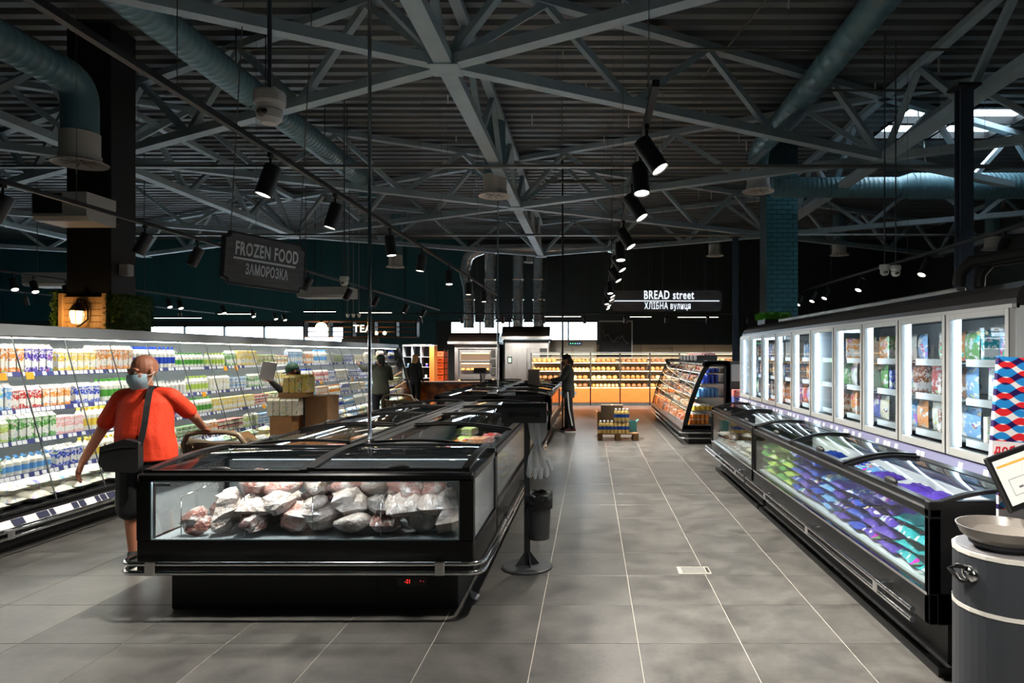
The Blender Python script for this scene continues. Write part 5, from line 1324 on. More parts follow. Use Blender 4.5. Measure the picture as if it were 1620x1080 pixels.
# scale with stand
CAB = mat('slate_cabinet', rgb(48, 51, 56), .4); BAND = mat('pale_band', rgb(200, 197, 190), .4); PAN = mat('taupe_pan', rgb(124, 118, 112), .3)
st_ = thing('scale_stand', 'rounded slate-grey self-service scale stand with pale bands at right', 'stand', (1.965, 2.85, 0))
def stadium(hw, r, n=10):
    L1 = [(-hw + r - r * math.sin(PI * k / n) if 0 else -hw + r + r * math.cos(PI / 2 + PI * k / n), r * math.sin(PI / 2 + PI * k / n)) for k in range(n + 1)]
    return L1 + [(hw, -r), (hw, r)]
MB().prism(stadium(.40, .215, 20), 'z', 0, .615, 0, False).build('lower_cabinet', CAB, st_); MB().prism(stadium(.404, .219), 'z', .615, .632).build('band', BAND, st_)
MB().prism(stadium(.40, .215, 20), 'z', .632, .845).build('upper_cabinet', CAB, st_); MB().prism(stadium(.404, .219), 'z', .845, .862).build('top_band', BAND, st_)
MB().prism(stadium(.39, .205), 'z', .862, .868).build('worktop', mat('stand_top', rgb(120, 118, 120), .35), st_)
gh = MB(); gh.tube([(-.405 + .0, -.06, .80), (-.43, -.05, .80), (-.44, 0, .775), (-.43, -.07, .745), (-.40, -.07, .74)], .012, 8); gh.build('glossy_handle', BLACK, st_)
MB().ball((-.385, -.06, .77), (.03, .05, .035), 12, 8).build('handle_recess', CHROME, st_)
MB().box(-.22, -.216, -.2155, -.2145, 0, .845).build('panel_joint', BLACKM, st_)
sc_ = thing('weighing_scale', 'weighing scale with shallow round taupe pan and tilted touch screen', 'scale', (1.735, 2.82, .868))
MB().lathe([(.1, 0), (.13, .02), (.13, .03)], 24).build('pan_base', CAB, sc_)
MB().lathe([(.0, .035), (.12, .035), (.155, .06), (.175, .095), (.180, .095), (.162, .058), (.125, .03), (0, .028)], 36).build('pan', PAN, sc_)
scr = MB().box(0, .34, -.012, .012, 0, .25, bev=.006).build('screen_frame', BLACKM, sc_, (.09, .10, .12), (-.35, -.12 * 0 - .22, .32))
MB().box(.02, .32, -.0135, -.012, .025, .225).build('screen', mat('lit_screen', rgb(205, 205, 200), .3, emit=rgb(215, 212, 205), es=.55), scr)
ss = MB().box(.03, .31, -.0145, -.0135, .19, .20).build('orange_bar', mat('screen_orange', rgb(235, 160, 70), .4, emit=rgb(235, 160, 70), es=.5), scr)
MB().box(.06, .2, -.0145, -.0135, .06, .062).box(.06, .2, -.0145, -.0135, .13, .132).box(.06, .062, -.0145, -.0135, .06, .13).box(.10, .125, -.0145, -.0135, .085, .094).box(.14, .15, -.0145, -.0135, .085, .1).build('screen_print', mat('screen_grey', rgb(120, 122, 125), .5), scr)
MB().tube([(.28, .16, 0), (.28, .14, .16)], .02, 10).build('screen_arm', BLACKM, sc_)
# wave-pattern topper board
def wave_mat():
    m, t, b = _new('wave_print'); N = t.nodes; L = t.links
    tc = N.new('ShaderNodeTexCoord'); sp = N.new('ShaderNodeSeparateXYZ'); L.new(tc.outputs['Object'], sp.inputs[0])
    def mth(op, a, b_=None, c=None):
        n = N.new('ShaderNodeMath'); n.operation = op
        for i, q in enumerate((a, b_, c)):
            if q is None: continue
            if isinstance(q, (int, float)): n.inputs[i].default_value = q
            else: L.new(q, n.inputs[i])
        return n.outputs[0]
    X, Z = sp.outputs[0], sp.outputs[2]
    def wave(ph, f=36.0, amp=.020, per=.075, off=0.0, th=.45):
        w_ = mth('SINE', mth('ADD', mth('MULTIPLY', X, f), ph)); zz = mth('ADD', mth('MULTIPLY_ADD', w_, amp, Z), off)
        fr = mth('FRACT', mth('DIVIDE', zz, per)); return mth('LESS_THAN', fr, th)
    redm = wave(0.0); blum = wave(PI); blu2 = mth('GREATER_THAN', Z, .24)
    red = mth('MULTIPLY', redm, 1.0)
    def mix(f, a, b_):
        n = N.new('ShaderNodeMix'); n.data_type = 'RGBA'; L.new(f, n.inputs[0])
        for i, q in ((6, a), (7, b_)):
            if isinstance(q, tuple): n.inputs[i].default_value = q
            else: L.new(q, n.inputs[i])
        return n.outputs[2]
    WHT, RED, BLU, NVY = rgb(238, 236, 238), rgb(226, 44, 52), rgb(42, 140, 215), rgb(44, 24, 84)
    lower = mix(blum, mix(red, WHT, RED), mix(red, BLU, NVY))
    lens = wave(PI, th=.62); upper = mix(lens, mix(red, WHT, RED), mix(red, BLU, NVY))
    body = mix(blu2, lower, upper)
    foot = mth('LESS_THAN', Z, .085); L.new(mix(foot, body, WHT), b.inputs['Base Color']); b.inputs['Roughness'].default_value = .4
    return m
WAVE = wave_mat()
wt = thing('topper_board', 'tall card board printed with red and blue waves behind the scale', 'display board', (2.0, 3.22, 0))
bd = MB().box(0, .34, -.012, .012, 0, .49, bev=.002).build('board', WAVE, wt, (-.085, 0, 1.185), (0, .075, .0))
lettering('cursive_lettering', 'добра', .055, mat('red_ink', rgb(220, 50, 60), .5), bd, (.095, -.0135, .045), sx=.95, bold=.0005)
MB().box(.16, .19, .015, .04, .0, 1.5).build('stem', DARK, wt)
lb_ = MB().box(0, .4, -.01, .01, 0, .16, bev=.002).build('lower_board', WAVE, wt, (-.06, -.02, .86), (0, -.0, 0))
# pallet with drinks
pa = thing('pallet', 'small wooden half pallet carrying bottled drinks in the aisle', 'pallet', (.13, 13.1, 0))
for y in (0, .16, .32, .48): MB().box(0, .80, y, y + .12, .12, .142, bev=.002).build('deck_board', PALLET, pa)
for x in (0, .35, .70):
    MB().box(x, x + .1, 0, .60, .0, .022).build('runner', PALLET, pa)
    for y in (0, .5): MB().box(x, x + .1, y, y + .1, .022, .12).build('block', PALLET, pa)
wbm = MB().lathe([(.034, 0), (.036, .01), (.036, .07), (.037, .07), (.037, .135), (.036, .135), (.034, .17), (.016, .21), (.016, .212), (.02, .212), (.02, .235)], 10, mis=[0, 0, 0, 1, 1, 0, 0, 0, 2, 2]).mesh('drink_bottle', [mat('juice_in_bottle', rgb(226, 196, 120), .15), mat('blue_label', rgb(30, 80, 165), .4), mat('bottle_cap_white', rgb(225, 228, 236), .4)])
def drink_pack(x, y, z, nx, ny, where):
    for i in range(nx):
        for j in range(ny):
            tag(put('drink_bottle', wbm, None, (x + .037 + .0745 * i, y + .037 + .0745 * j, z)), 'juice bottle with blue label %s' % where, 'bottle', 'bottles %s' % where)
drink_pack(.15, 13.12, .143, 4, 3, 'in the single-height pack on the pallet'); drink_pack(.455, 13.12, .143, 4, 3, 'in the lower tier of the tall pack on the pallet'); drink_pack(.455, 13.12, .381, 4, 3, 'in the upper tier of the tall pack on the pallet')
def carton_box(name, x, y, z, w_, d, h, label, m=CARD, open_=False, rz=0):
    t = thing(name, label, 'box', (x, y, z), rz)
    t_ = .006
    MB().box(0, w_, 0, t_, 0, h).box(0, w_, d - t_, d, 0, h).box(0, t_, t_, d - t_, 0, h).box(w_ - t_, w_, t_, d - t_, 0, h).box(t_, w_ - t_, t_, d - t_, 0, t_).build('walls', m, t)
    if open_:
        MB().slab((0, 0, h), (0, d, h), (-w_ * .35, d, h + w_ * .35), (-w_ * .35, 0, h + w_ * .35), t_).build('flap', m, t)
        MB().slab((w_, d, h), (w_, 0, h), (w_ * 1.3, 0, h + w_ * .25), (w_ * 1.3, d, h + w_ * .25), t_).build('flap', m, t)
    else:
        MB().box(0, w_, 0, d, h, h + t_).build('lid', m, t); MB().box(w_ * .45, w_ * .55, -.001, d, h + t_, h + t_ + .001).build('tape', mat('packing_tape', rgb(190, 165, 120), .3), t)
    return t
carton_box('cardboard_box', .20, 13.40, .143, .44, .3, .52, 'tall dark brown box at the back of the pallet', mat('dull_brown_card', rgb(92, 78, 64), .8))
t = carton_box('cardboard_box', .775, 13.40, .143, .14, .25, .2, 'small teal-sided open box on the pallet corner', mat('teal_card', rgb(60, 130, 130), .7), True)
t = carton_box('cardboard_box', .13, 13.72, .0, .09, .3, .5, 'narrow pale carton leaning behind the pallet', CARD, True) 
# cartons stacked on a flat trolley in the dairy aisle
sp_ = thing('stock_platform', 'low stock platform under the carton stack in the dairy aisle', 'platform', (-4.25, 8.7, 0)); MB().box(0, .95, 0, .95, .1, .14).build('deck', PALLET, sp_)
for x in (.05, .85):
    for y in (.05, .85): MB().lathe([(.05, 0), (.05, .04)], 10, (x, y, 0)).build('wheel', BLACKM, sp_) if 0 else MB().box(x, x + .06, y, y + .06, 0, .1).build('foot', BLACKM, sp_)
carton_box('cardboard_box', -4.2, 8.75, .141, .34, .4, .38, 'lowest brown carton with printed oval in the dairy aisle stack', CARDD)
carton_box('cardboard_box', -4.2, 8.76, .53, .28, .36, .34, 'second brown carton with an oval stamp, under the milk cartons', CARD)
carton_box('cardboard_box', -3.82, 8.95, .141, .3, .4, .98, 'tall brown carton at the back right of the stack', CARDD)
MCART = MB().box(-.0375, .0375, -.0375, .0375, 0, .195, 0, .003).prism([(-.0375, .195), (.0375, .195), (.004, .225), (.004, .235), (-.004, .235), (-.004, .225)], 'x', -.0375, .0375, 1).mesh('carton', [objcol('bold_carton_print', .4, True, pscale=24), WRAP])
def multipack(x, y, z, n, rows, cn, label, grp):
    for i in range(n):
        for j in range(rows):
            tag(put('drink_carton', MCART, None, (x + .038 + .083 * i, y + .04 + .083 * j, z), None, COLS[cn]), label, 'carton', grp)
multipack(-4.24, 8.76, .882, 5, 2, 'cream', 'cream milk carton in the pack on the dairy aisle stack', 'cream cartons on the stack')
carton_box('cardboard_box', -4.10, 8.78, 1.122, .34, .3, .05, 'thin cardboard tray between the two carton packs', CARD)
multipack(-4.05, 8.80, 1.181, 4, 3, 'yellow', 'yellow juice carton in the topmost pack of the stack', 'yellow cartons on the stack')
carton_box('cardboard_box', -3.86, 9.75, .35, .36, .42, .38, 'open-topped carton on the floor stack right of the yellow pack', CARD, True)
carton_box('cardboard_box', -3.9, 9.72, 0, .44, .48, .349, 'brown carton under the open-topped carton', CARDD)
carton_box('cardboard_box', -4.1, 8.1, 0, .5, .4, .55, 'low torn open carton in front of the stack', CARD, True, .15)
for k, (x, y) in enumerate(((-3.72, 9.85), (-3.62, 9.95), (-3.7, 10.05))): tag(put('food_jar', jar, None, (x, y, .357 + .0), None, COLS['white']), 'white jar standing in the open-topped carton', 'jar', 'jars in the carton')
carton_box('price_box', -1.45, 15.4, 1.005, .26, .2, .33, 'upright grey carton standing on the far island lids', mat('grey_card', rgb(128, 120, 110), .7))
# shopping trolleys
TAUPE = mat('taupe_plastic', rgb(112, 96, 76), .4)
def trolley(x, y, rz, label):
    t = thing('shopping_trolley', label, 'trolley', (x, y, 0), rz)
    W_ = .54; D_ = .9; zt = .86; zb = .48
    h = MB().tube([(-W_ / 2, .05, .72), (-W_ / 2, -.01, .90), (-W_ / 2 + .05, -.03, .985), (-.12, -.035, 1.005), (.12, -.035, 1.005), (W_ / 2 - .05, -.03, .985), (W_ / 2, -.01, .90), (W_ / 2, .05, .72)], [.022, .022, .024, .02, .02, .024, .022, .022], 10)
    h.build('handle', TAUPE, t)
    r = MB().tube([(-W_ / 2, .03, .93), (-W_ / 2 + .02, D_ * .4, zt), (-W_ / 2 + .04, D_, zt - .07), (W_ / 2 - .04, D_, zt - .07), (W_ / 2 - .02, D_ * .4, zt), (W_ / 2, .03, .93)], .022, 8)
    r.build('rim', TAUPE, t)
    def lattice(a, b, c, d, n1, n2, nm):
        """diamond lattice panel on quad a-b-c-d"""
        a, b, c, d = map(Vector, (a, b, c, d)); m_ = MB()
        P = lambda u, v: a.lerp(b, u).lerp(d.lerp(c, u), v)
        for k in range(-n2, n1 + 1):
            for s in (1, -1):
                pts = []
                for q in range(n2 + 1):
                    u = (k + q) / n1 if s > 0 else (k + n2 - q) / n1
                    if -.001 <= u <= 1.001: pts.append(P(min(max(u, 0), 1), q / n2))
                for p, q in zip(pts, pts[1:]): m_.bar(p, q, .011, .012)
        for p, q in ((a, b), (b, c), (c, d), (d, a)): m_.bar(p, q, .03, .02)
        m_.build(nm, TAUPE, t)
    xa = W_ / 2 - .02; xb = W_ / 2 - .08
    lattice((-xa, .03, .90), (xa, .03, .90), (xb, .06, zb), (-xb, .06, zb), 12, 7, 'rear_lattice')
    lattice((-xa + .02, D_, zt - .08), (xa - .02, D_, zt - .08), (xb, D_ - .08, zb), (-xb, D_ - .08, zb), 10, 6, 'front_lattice')
    for s in (-1, 1): lattice((s * xa, .03, .90), (s * (xa - .02), D_, zt - .08), (s * xb, D_ - .08, zb), (s * xb, .06, zb), 16, 6, 'side_lattice')
    MB().box(-xb, xb, .06, D_ - .08, zb - .015, zb).build('basket_floor', TAUPE, t)
    MB().box(-.2, .2, .028, .034, .84, .885).build('card_panel', TAUPE, t)
    f = MB()
    for s in (-1, 1): f.tube([(s * .22, .1, zb), (s * .23, .12, .14), (s * .2, D_ - .1, .12)], .014, 8)
    f.build('chassis', CHROME, t)
    for s in (-1, 1):
        for y_ in (.12, D_ - .1): MB().lathe([(.0, -.014), (.06, -.014), (.06, .014), (0, .014)], 14, (0, 0, 0), 0, Matrix.Translation((s * .21, y_, .06)) @ Matrix.Rotation(PI / 2, 4, 'Y')).build('wheel', BLACKM, t)
    return t
trolley(-3.29, 5.86, 0.0, 'taupe plastic shopping trolley held by the man in orange')
trolley(-3.25, 11.3, .0, 'taupe plastic shopping trolley beyond the near island')
# drink packs stacked between the cooler and the upright freezers
dpm = MB().box(-.13, .13, -.1, .1, 0, .128, 0, .006).mesh('drink_pack', objcol('can_pack_print', .3, True, pscale=30))
for k in range(8):
    tag(put('drink_pack', dpm, None, (2.74, 12.36, .13 * k), (0, 0, 0), COLS['red'] if k % 2 else (COLS['white'] if k < 6 else COLS['blue'])), '%s drink pack from the bottom of the stack beside the deli cooler' % ORD[k], 'drink pack', 'drink packs beside the cooler')
# ================================================================== PEOPLE
def remeshed(mb, voxel, smooth=4, name='body'):
    me = mb.mesh('tmp', SKIN); o = bpy.data.objects.new('tmp', me); C.objects.link(o)
    r = o.modifiers.new('r', 'REMESH'); r.mode = 'VOXEL'; r.voxel_size = voxel; r.use_smooth_shade = True
    s = o.modifiers.new('s', 'SMOOTH'); s.iterations = smooth; s.factor = .5
    dg = bpy.context.evaluated_depsgraph_get(); out = bpy.data.meshes.new_from_object(o.evaluated_get(dg)); out.name = name
    bpy.data.objects.remove(o); out.materials.clear()
    out.polygons.foreach_set('use_smooth', [True] * len(out.polygons))
    return out
def cone(mb, p, r0, q, r1, n=14):
    p = Vector(p); q = Vector(q); d = (q - p); 
    u = d.normalized() if d.length > 1e-6 else Vector((0, 0, 1)); pts = []; R = []
    for k in range(4): a = PI / 2 * k / 4; pts.append(p - u * r0 * math.cos(a)); R.append(max(r0 * math.sin(a), 1e-4))
    for k in range(5): t = k / 4; pts.append(p.lerp(q, t)); R.append(r0 + (r1 - r0) * t)
    for k in range(1, 5): a = PI / 2 * k / 4; pts.append(q + u * r1 * math.sin(a)); R.append(max(r1 * math.cos(a), 1e-4))
    mb.tube(pts, R, n)
def loft(mb, secs, n=20):
    """stacked elliptical sections (cx, cy, z, rx, ry)"""
    v = []
    for (cx, cy_, z, rx, ry) in secs:
        for k in range(n): a = 2 * PI * k / n; v.append((cx + rx * math.cos(a), cy_ + ry * math.sin(a), z))
    F = [(j * n + k, j * n + (k + 1) % n, (j + 1) * n + (k + 1) % n, (j + 1) * n + k) for j in range(len(secs) - 1) for k in range(n)]
    F += [tuple(range(n))[::-1], tuple(range((len(secs) - 1) * n, len(secs) * n))]
    mb.add(v, F)
def hand(mb, w_, d, side, nrm, curl=.5, s=1.0):
    """palm and five fingers: wrist w_, direction d, thumb side vector, palm normal (fingers curl towards it)"""
    w_ = Vector(w_); d = Vector(d).normalized(); side = Vector(side); side = (side - d * side.dot(d)).normalized(); nrm = Vector(nrm); nrm = (nrm - d * nrm.dot(d) - side * nrm.dot(side)).normalized()
    for k in range(4): cone(mb, w_ + side * (.018 - .012 * k) * s, .017 * s, w_ + d * .085 * s + side * (.032 - .021 * k) * s, .0125 * s, 10)
    L_ = (.070, .078, .072, .056)
    for k in range(4):
        b = w_ + d * .09 * s + side * (.034 - .0225 * k) * s; f1 = (d * math.cos(curl * .6) + nrm * math.sin(curl * .6) + side * (.10 - .07 * k)).normalized(); f2 = (d * math.cos(curl * 1.5) + nrm * math.sin(curl * 1.5)).normalized()
        m = b + f1 * L_[k] * .52 * s; e = m + f2 * L_[k] * .5 * s
        cone(mb, b, .0098 * s, m, .0088 * s, 8); cone(mb, m, .0088 * s, e, .0068 * s, 8)
    b = w_ + d * .025 * s + side * .028 * s; m = b + (d * .6 + side * .75 + nrm * .25).normalized() * .045 * s; e = m + (d * .9 + side * .25 + nrm * .35).normalized() * .036 * s
    cone(mb, b, .0145 * s, m, .0105 * s, 8); cone(mb, m, .0105 * s, e, .008 * s, 8)
def head_parts(mb, c, yaw, s=1.0, pitch=0.0):
    R = Matrix.Rotation(yaw, 3, 'Z') @ Matrix.Rotation(pitch, 3, 'X'); c = Vector(c)
    def B(p, r): mb.ball(c + R @ (Vector(p) * s), tuple(q * s for q in r), 16, 12, 0, R)
    B((0, .012, .03), (.076, .095, .092)); B((0, -.03, -.045), (.058, .062, .068)); B((0, -.06, -.088), (.032, .028, .024))
    B((0, -.078, .014), (.058, .022, .016)); B((0, -.068, -.07), (.03, .025, .012))
    cone(mb, c + R @ (Vector((0, -.092, .0)) * s), .008 * s, c + R @ (Vector((0, -.108, -.036)) * s), .0145 * s, 8)
    for e in (-1, 1):
        B((e * .078, .012, -.008), (.010, .02, .033)); B((e * .045, -.062, -.03), (.026, .024, .022)); B((e * .014, -.098, -.038), (.009, .01, .008))
    return R
def extremity_face(t, c, R, s, mouth=True):
    ew = mat('eye_white', rgb(225, 222, 215), .3); ei = mat('eye_dark', rgb(40, 28, 22), .2); lp = mat('lips', rgb(160, 90, 80), .5); br = mat('eyebrow', rgb(54, 42, 34), .8)
    for e in (-1, 1):
        o = MB().ball(Vector(c) + R @ (Vector((e * .030, -.083, .0)) * s), .0115 * s, 10, 8).build('eye', ew, t)
        MB().ball(Vector(c) + R @ (Vector((e * .030, -.0925, .0)) * s), .0055 * s, 8, 6).build('iris', ei, o)
        p = [Vector(c) + R @ (Vector((e * q, y, z)) * s) for q, y, z in ((.014, -.099, .02), (.03, -.096, .026), (.048, -.082, .02))]
        MB().tube(p, [.003 * s, .0038 * s, .002 * s], 6).build('eyebrow', br, t)
    if mouth: MB().ball(Vector(c) + R @ (Vector((0, -.092, -.066)) * s), tuple(q * s for q in (.022, .007, .007)), 10, 6, 0, R).build('lips', lp, t)
DEF = dict(pelvis=(0, 0, .93), waist=(0, 0, 1.08), chest=(0, 0, 1.28), neck=(0, 0, 1.46), head=(0, -.02, 1.575),
           shA=(-.175, 0, 1.40), elA=(-.23, .02, 1.12), wrA=(-.25, -.06, .88), shB=(.175, 0, 1.40), elB=(.23, .02, 1.12), wrB=(.25, -.06, .88),
           hipA=(-.09, 0, .90), knA=(-.10, -.01, .49), anA=(-.10, .03, .09), hipB=(.09, 0, .90), knB=(.10, -.01, .49), anB=(.10, .03, .09), toeA=(0, -1, 0), toeB=(0, -1, 0))
def figure(label, loc, rz, P, cloth, voxel=.008, build=1.0, belly=0.0, headyaw=0.0, headpitch=0.0, sleeve=1.0, legs=1.0, scale=1.0, face=True, skin=SKIN, handsA=None, handsB=None, mouth=True, hs=1.0):
    J = {k: Vector(v) for k, v in {**DEF, **P}.items()}
    t = thing('person', label, 'person', loc, rz); t.scale = (scale,) * 3
    bw = build
    b = MB()                                           # ---- the body: one continuous surface
    pe, wa, chs, nk, hd = J['pelvis'], J['waist'], J['chest'], J['neck'], J['head']
    def tors(m, g=0.0, z0=None):
        low = Vector((pe.x, pe.y, pe.z - .10 if z0 is None else z0))
        loft(m, [(low.x, low.y, low.z, .165 * bw + g * 1.9 + belly * .3, .115 * bw + belly * .7 + g * 1.9), (pe.x, pe.y, pe.z + .05, .165 * bw + g * 1.5 + belly * .35, .12 * bw + belly * .8 + g * 1.5), (wa.x, wa.y - belly * .5, wa.z, .148 * bw + belly * .6 + g, .112 * bw + belly + g),
                 (chs.x, chs.y - belly * .15, chs.z - .05, .165 * bw + belly * .2 + g, .122 * bw + belly * .4 + g), (chs.x, chs.y, chs.z + .06, .168 * bw + g, .112 * bw + g), (nk.x, nk.y, nk.z - .055, .12 * bw + g, .08 * bw + g * .7), (nk.x, nk.y, nk.z - .012, .066 + g * .6, .062 + g * .6)])
    tors(b, -.006); cone(b, nk - Vector((0, 0, .06)), .062, nk.lerp(hd, .55), .054)
    R = head_parts(b, hd, headyaw, 1.0 * hs, headpitch)
    for s in 'AB':
        cone(b, J['sh' + s] - Vector((0, 0, .012)), .046 * bw, J['el' + s], .040); cone(b, J['el' + s], .040, J['wr' + s], .027)
        cone(b, J['hip' + s], .085 * bw, J['kn' + s], .056); cone(b, J['kn' + s].lerp(J['an' + s], .0), .054, J['kn' + s].lerp(J['an' + s], .3) + Vector((0, .012, 0)), .055); cone(b, J['kn' + s].lerp(J['an' + s], .3) + Vector((0, .012, 0)), .055, J['an' + s], .036)
        tz = Vector(J['toe' + s]).normalized(); cone(b, J['an' + s], .034, J['an' + s] + tz * .05 - Vector((0, 0, .04)), .026)
        hnd = handsA if s == 'A' else handsB; d = (J['wr' + s] - J['el' + s]).normalized()
        if hnd is None: hnd = (d, (0, -1, .2), (1 if s == 'A' else -1, 0, 0), .5)
        hand(b, J['wr' + s], *hnd[:4])
    me = remeshed(b, voxel, 3); me.materials.append(skin); put('body', me, t)
    if face: extremity_face(t, hd, R, hs, mouth)
    # ---- clothing
    c = MB(); g = .014; hem = cloth.get('hem', .84)
    tors(c, g, hem)
    for s in 'AB':
        sl = sleeve; e = J['sh' + s].lerp(J['el' + s], min(1, sl)); r1 = .066 if sl < 1 else .056
        nb = nk - Vector((0, 0, .045)); cone(c, nb + (J['sh' + s] - nb) * .25, .055, J['sh' + s] * .92 + nb * .08, .056 * bw)
        cone(c, J['sh' + s] - Vector((0, 0, .012)), .060 * bw, e, r1 if sl < 1 else .056)
        if sl > 1: cone(c, J['el' + s], .057, J['el' + s].lerp(J['wr' + s], sl - 1), .042)
    me = remeshed(c, voxel, 16, 'top'); me.materials.append(cloth['top']); top = put(cloth.get('topname', 'shirt'), me, t)
    c = MB(); loft(c, [(pe.x, pe.y, pe.z - .13, .17 * bw, .125 * bw + belly * .5), (pe.x, pe.y, pe.z + .06, .165 * bw + belly * .3 + .004, .125 * bw + belly * .7 + .002)])
    wide = cloth.get('wide', .0)
    for s in 'AB':
        cone(c, J['hip' + s], .098 * bw + wide * .5, J['kn' + s] if legs >= .5 else J['hip' + s].lerp(J['kn' + s], legs * 2), .071 + wide)
        if legs > .5: cone(c, J['kn' + s], .070 + wide, J['kn' + s].lerp(J['an' + s], (legs - .5) * 2), .055 + wide)
    me = remeshed(c, voxel, 4, 'bottoms'); me.materials.append(cloth['legs']); put(cloth.get('legsname', 'trousers'), me, t)
    for s in 'AB':
        tz = Vector(J['toe' + s]); tz.z = 0; tz.normalize(); sd = Vector((tz.y, -tz.x, 0)); a = Vector((J['an' + s].x, J['an' + s].y, 0)); dz = J['an' + s].z - .09
        m = MB(); fr = [(-.075, .034), (-.04, .040), (.03, .040), (.09, .047), (.14, .043), (.175, .024)]
        so = MB(); prof = [a + tz * q + sd * w_ for q, w_ in fr] + [a + tz * q - sd * w_ for q, w_ in fr[::-1]]
        n = len(prof); v = [p + Vector((0, 0, dz)) for p in prof] + [p + Vector((0, 0, .03 + dz)) for p in prof]
        so.add(v, [tuple(range(n)), tuple(range(n, 2 * n))[::-1]] + [(i, n + i, n + (i + 1) % n, (i + 1) % n) for i in range(n)])
        up = MB(); cone(up, a + tz * -.03 + Vector((0, 0, .055 + dz)), .045, a + tz * .0 + Vector((0, 0, .095 + dz)), .046); cone(up, a + tz * .0 + Vector((0, 0, .062 + dz)), .046, a + tz * .06 + Vector((0, 0, .062 + dz)), .044); cone(up, a + tz * .06 + Vector((0, 0, .058 + dz)), .043, a + tz * .135 + Vector((0, 0, .045 + dz)), .032)
        me = remeshed(up, .007, 3, 'shoe'); me.materials.append(cloth['shoe']); sh = put('shoe', me, t)
        so.build('sole', cloth.get('sole', WHITEP), sh)
    return t, J, R, top
SHIRT = mat('orange_tshirt', rgb(212, 52, 10), .8, bump=(6, .9), noise=(4, .08)); SHORTS = mat('black_shorts', rgb(16, 17, 20), .8, bump=(9, .5))
t, J, R, top = figure('bald man in orange t-shirt, black shorts and face mask holding a trolley', (-3.535, 5.33, 0), 0,
    dict(pelvis=(.0, 0, .90), waist=(.0, 0, 1.06), chest=(-.005, 0, 1.25), neck=(-.01, .0, 1.425), head=(-.005, -.03, 1.55), shA=(-.19, -.02, 1.345), elA=(-.34, -.03, 1.075), wrA=(-.41, -.13, .85), shB=(.18, .03, 1.355), elB=(.245, .22, 1.17), wrB=(.205, .425, 1.055),
         hipA=(-.10, 0, .88), knA=(-.115, -.02, .47), anA=(-.115, .02, .09), hipB=(.09, .02, .88), knB=(.02, .16, .48), anB=(-.03, .34, .10), toeA=(.55, -1, 0), toeB=(.6, -1, 0)),
    dict(top=SHIRT, legs=SHORTS, shoe=mat('black_mesh_shoe', rgb(22, 22, 24), .7, bump=(120, .5)), sole=mat('white_sole', rgb(225, 222, 214), .5), hem=.85, wide=.03, legsname='shorts', topname='tshirt'),
    voxel=.0055, build=1.13, belly=.045, headyaw=-.42, headpitch=.08, sleeve=.72, legs=.50, mouth=False,
    handsA=((-.15, -.35, -1), (.35, -1, .1), (.9, .2, .1), .55), handsB=((-.05, .9, -.25), (-.6, .2, .3), (.05, -.3, -1), .9), hs=1.06)
# mask
hc = Vector(J['head']); mk = MB(); nu, nv = 10, 6; v = []
for j in range(nv + 1):
    for i in range(nu + 1):
        u = (i / nu - .5) * 2; z = -.014 - .105 * j / nv; a = u * 1.22
        r = .106 - .012 * abs(j / nv - .45) * 2 + .008 * (1 - u * u); p = Vector((math.sin(a) * r * .80, -math.cos(a) * r - .012 * (1 - u * u) + .012, z))
        v.append(hc + R @ (Vector((p.x * (1.0 - .30 * (j / nv) ** 2), p.y + .02 * (j / nv) ** 2, p.z)) * 1.14 + Vector((0, -.004, 0))))
mk.add(v, [(j * (nu + 1) + i, j * (nu + 1) + i + 1, (j + 1) * (nu + 1) + i + 1, (j + 1) * (nu + 1) + i) for j in range(nv) for i in range(nu)], 0, True)
mo = mk.build('face_mask', mat('pale_blue_mask', rgb(176, 206, 218), .8, bump=(60, .15)), t)
st = MB()
for e in (-1, 1):
    for z in (-.025, -.09): st.tube([hc + R @ (Vector((e * .092, -.035, z)) * 1.08), hc + R @ (Vector((e * .09, .0, -.012 + z * .4)) * 1.06), hc + R @ (Vector((e * .088, .032, .0)) * 1.06)], .0018, 5)
st.build('ear_loops', WHITEP, mo)
# shoulder bag
bagb = mat('black_nylon', rgb(18, 18, 20), .6, bump=(14, .35))
sb = thing('shoulder_bag', 'black cross-body bag hanging in front of the man in orange', 'bag', (-3.535, 5.33, 0))
bx = MB(); bx.prism([(-.175, .86), (-.13, .80), (.10, .79), (.125, .83), (.125, 1.02), (.02, 1.045), (-.165, .985)], 'y', -.285, -.225); bo = bx.build('pouch', bagb, sb)
mod = bo.modifiers.new('bevel', 'BEVEL'); mod.width = .018; mod.segments = 3
MB().tube([(-.16, -.287, .95), (.0, -.29, .985), (.11, -.287, .985)], .004, 6).build('zip', BLACKM, sb)
sx = [(.115, -.255, .99), (.125, -.235, 1.08), (.13, -.215, 1.18), (.125, -.185, 1.29), (.11, -.135, 1.39), (.085, -.06, 1.435), (.07, .03, 1.43), (.06, .12, 1.36), (.03, .175, 1.2), (-.06, .185, 1.05), (-.17, .12, .97), (-.205, -.0, .93), (-.20, -.15, .92), (-.165, -.245, .93)]
sm = MB(); V = [Vector(p) for p in sx]; vv = []
for i, p in enumerate(V):
    d = (V[min(i + 1, len(V) - 1)] - V[max(i - 1, 0)]).normalized(); out = Vector((p.x * .6, p.y, .25 if i in (4, 5, 6, 7) else 0)).normalized(); wv = d.cross(out).normalized() * .021
    vv += [p - wv, p + wv, p + wv - out * .005, p - wv - out * .005]
sm.add(vv, [(i * 4 + k, i * 4 + (k + 1) % 4, i * 4 + 4 + (k + 1) % 4, i * 4 + 4 + k) for i in range(len(V) - 1) for k in range(4)])
sm.build('strap', bagb, sb)
MB().tube([Vector((-.165, -.23, 1.0)), Vector((-.172, -.225, .975))], .006, 6).build('buckle', CHROME, sb)
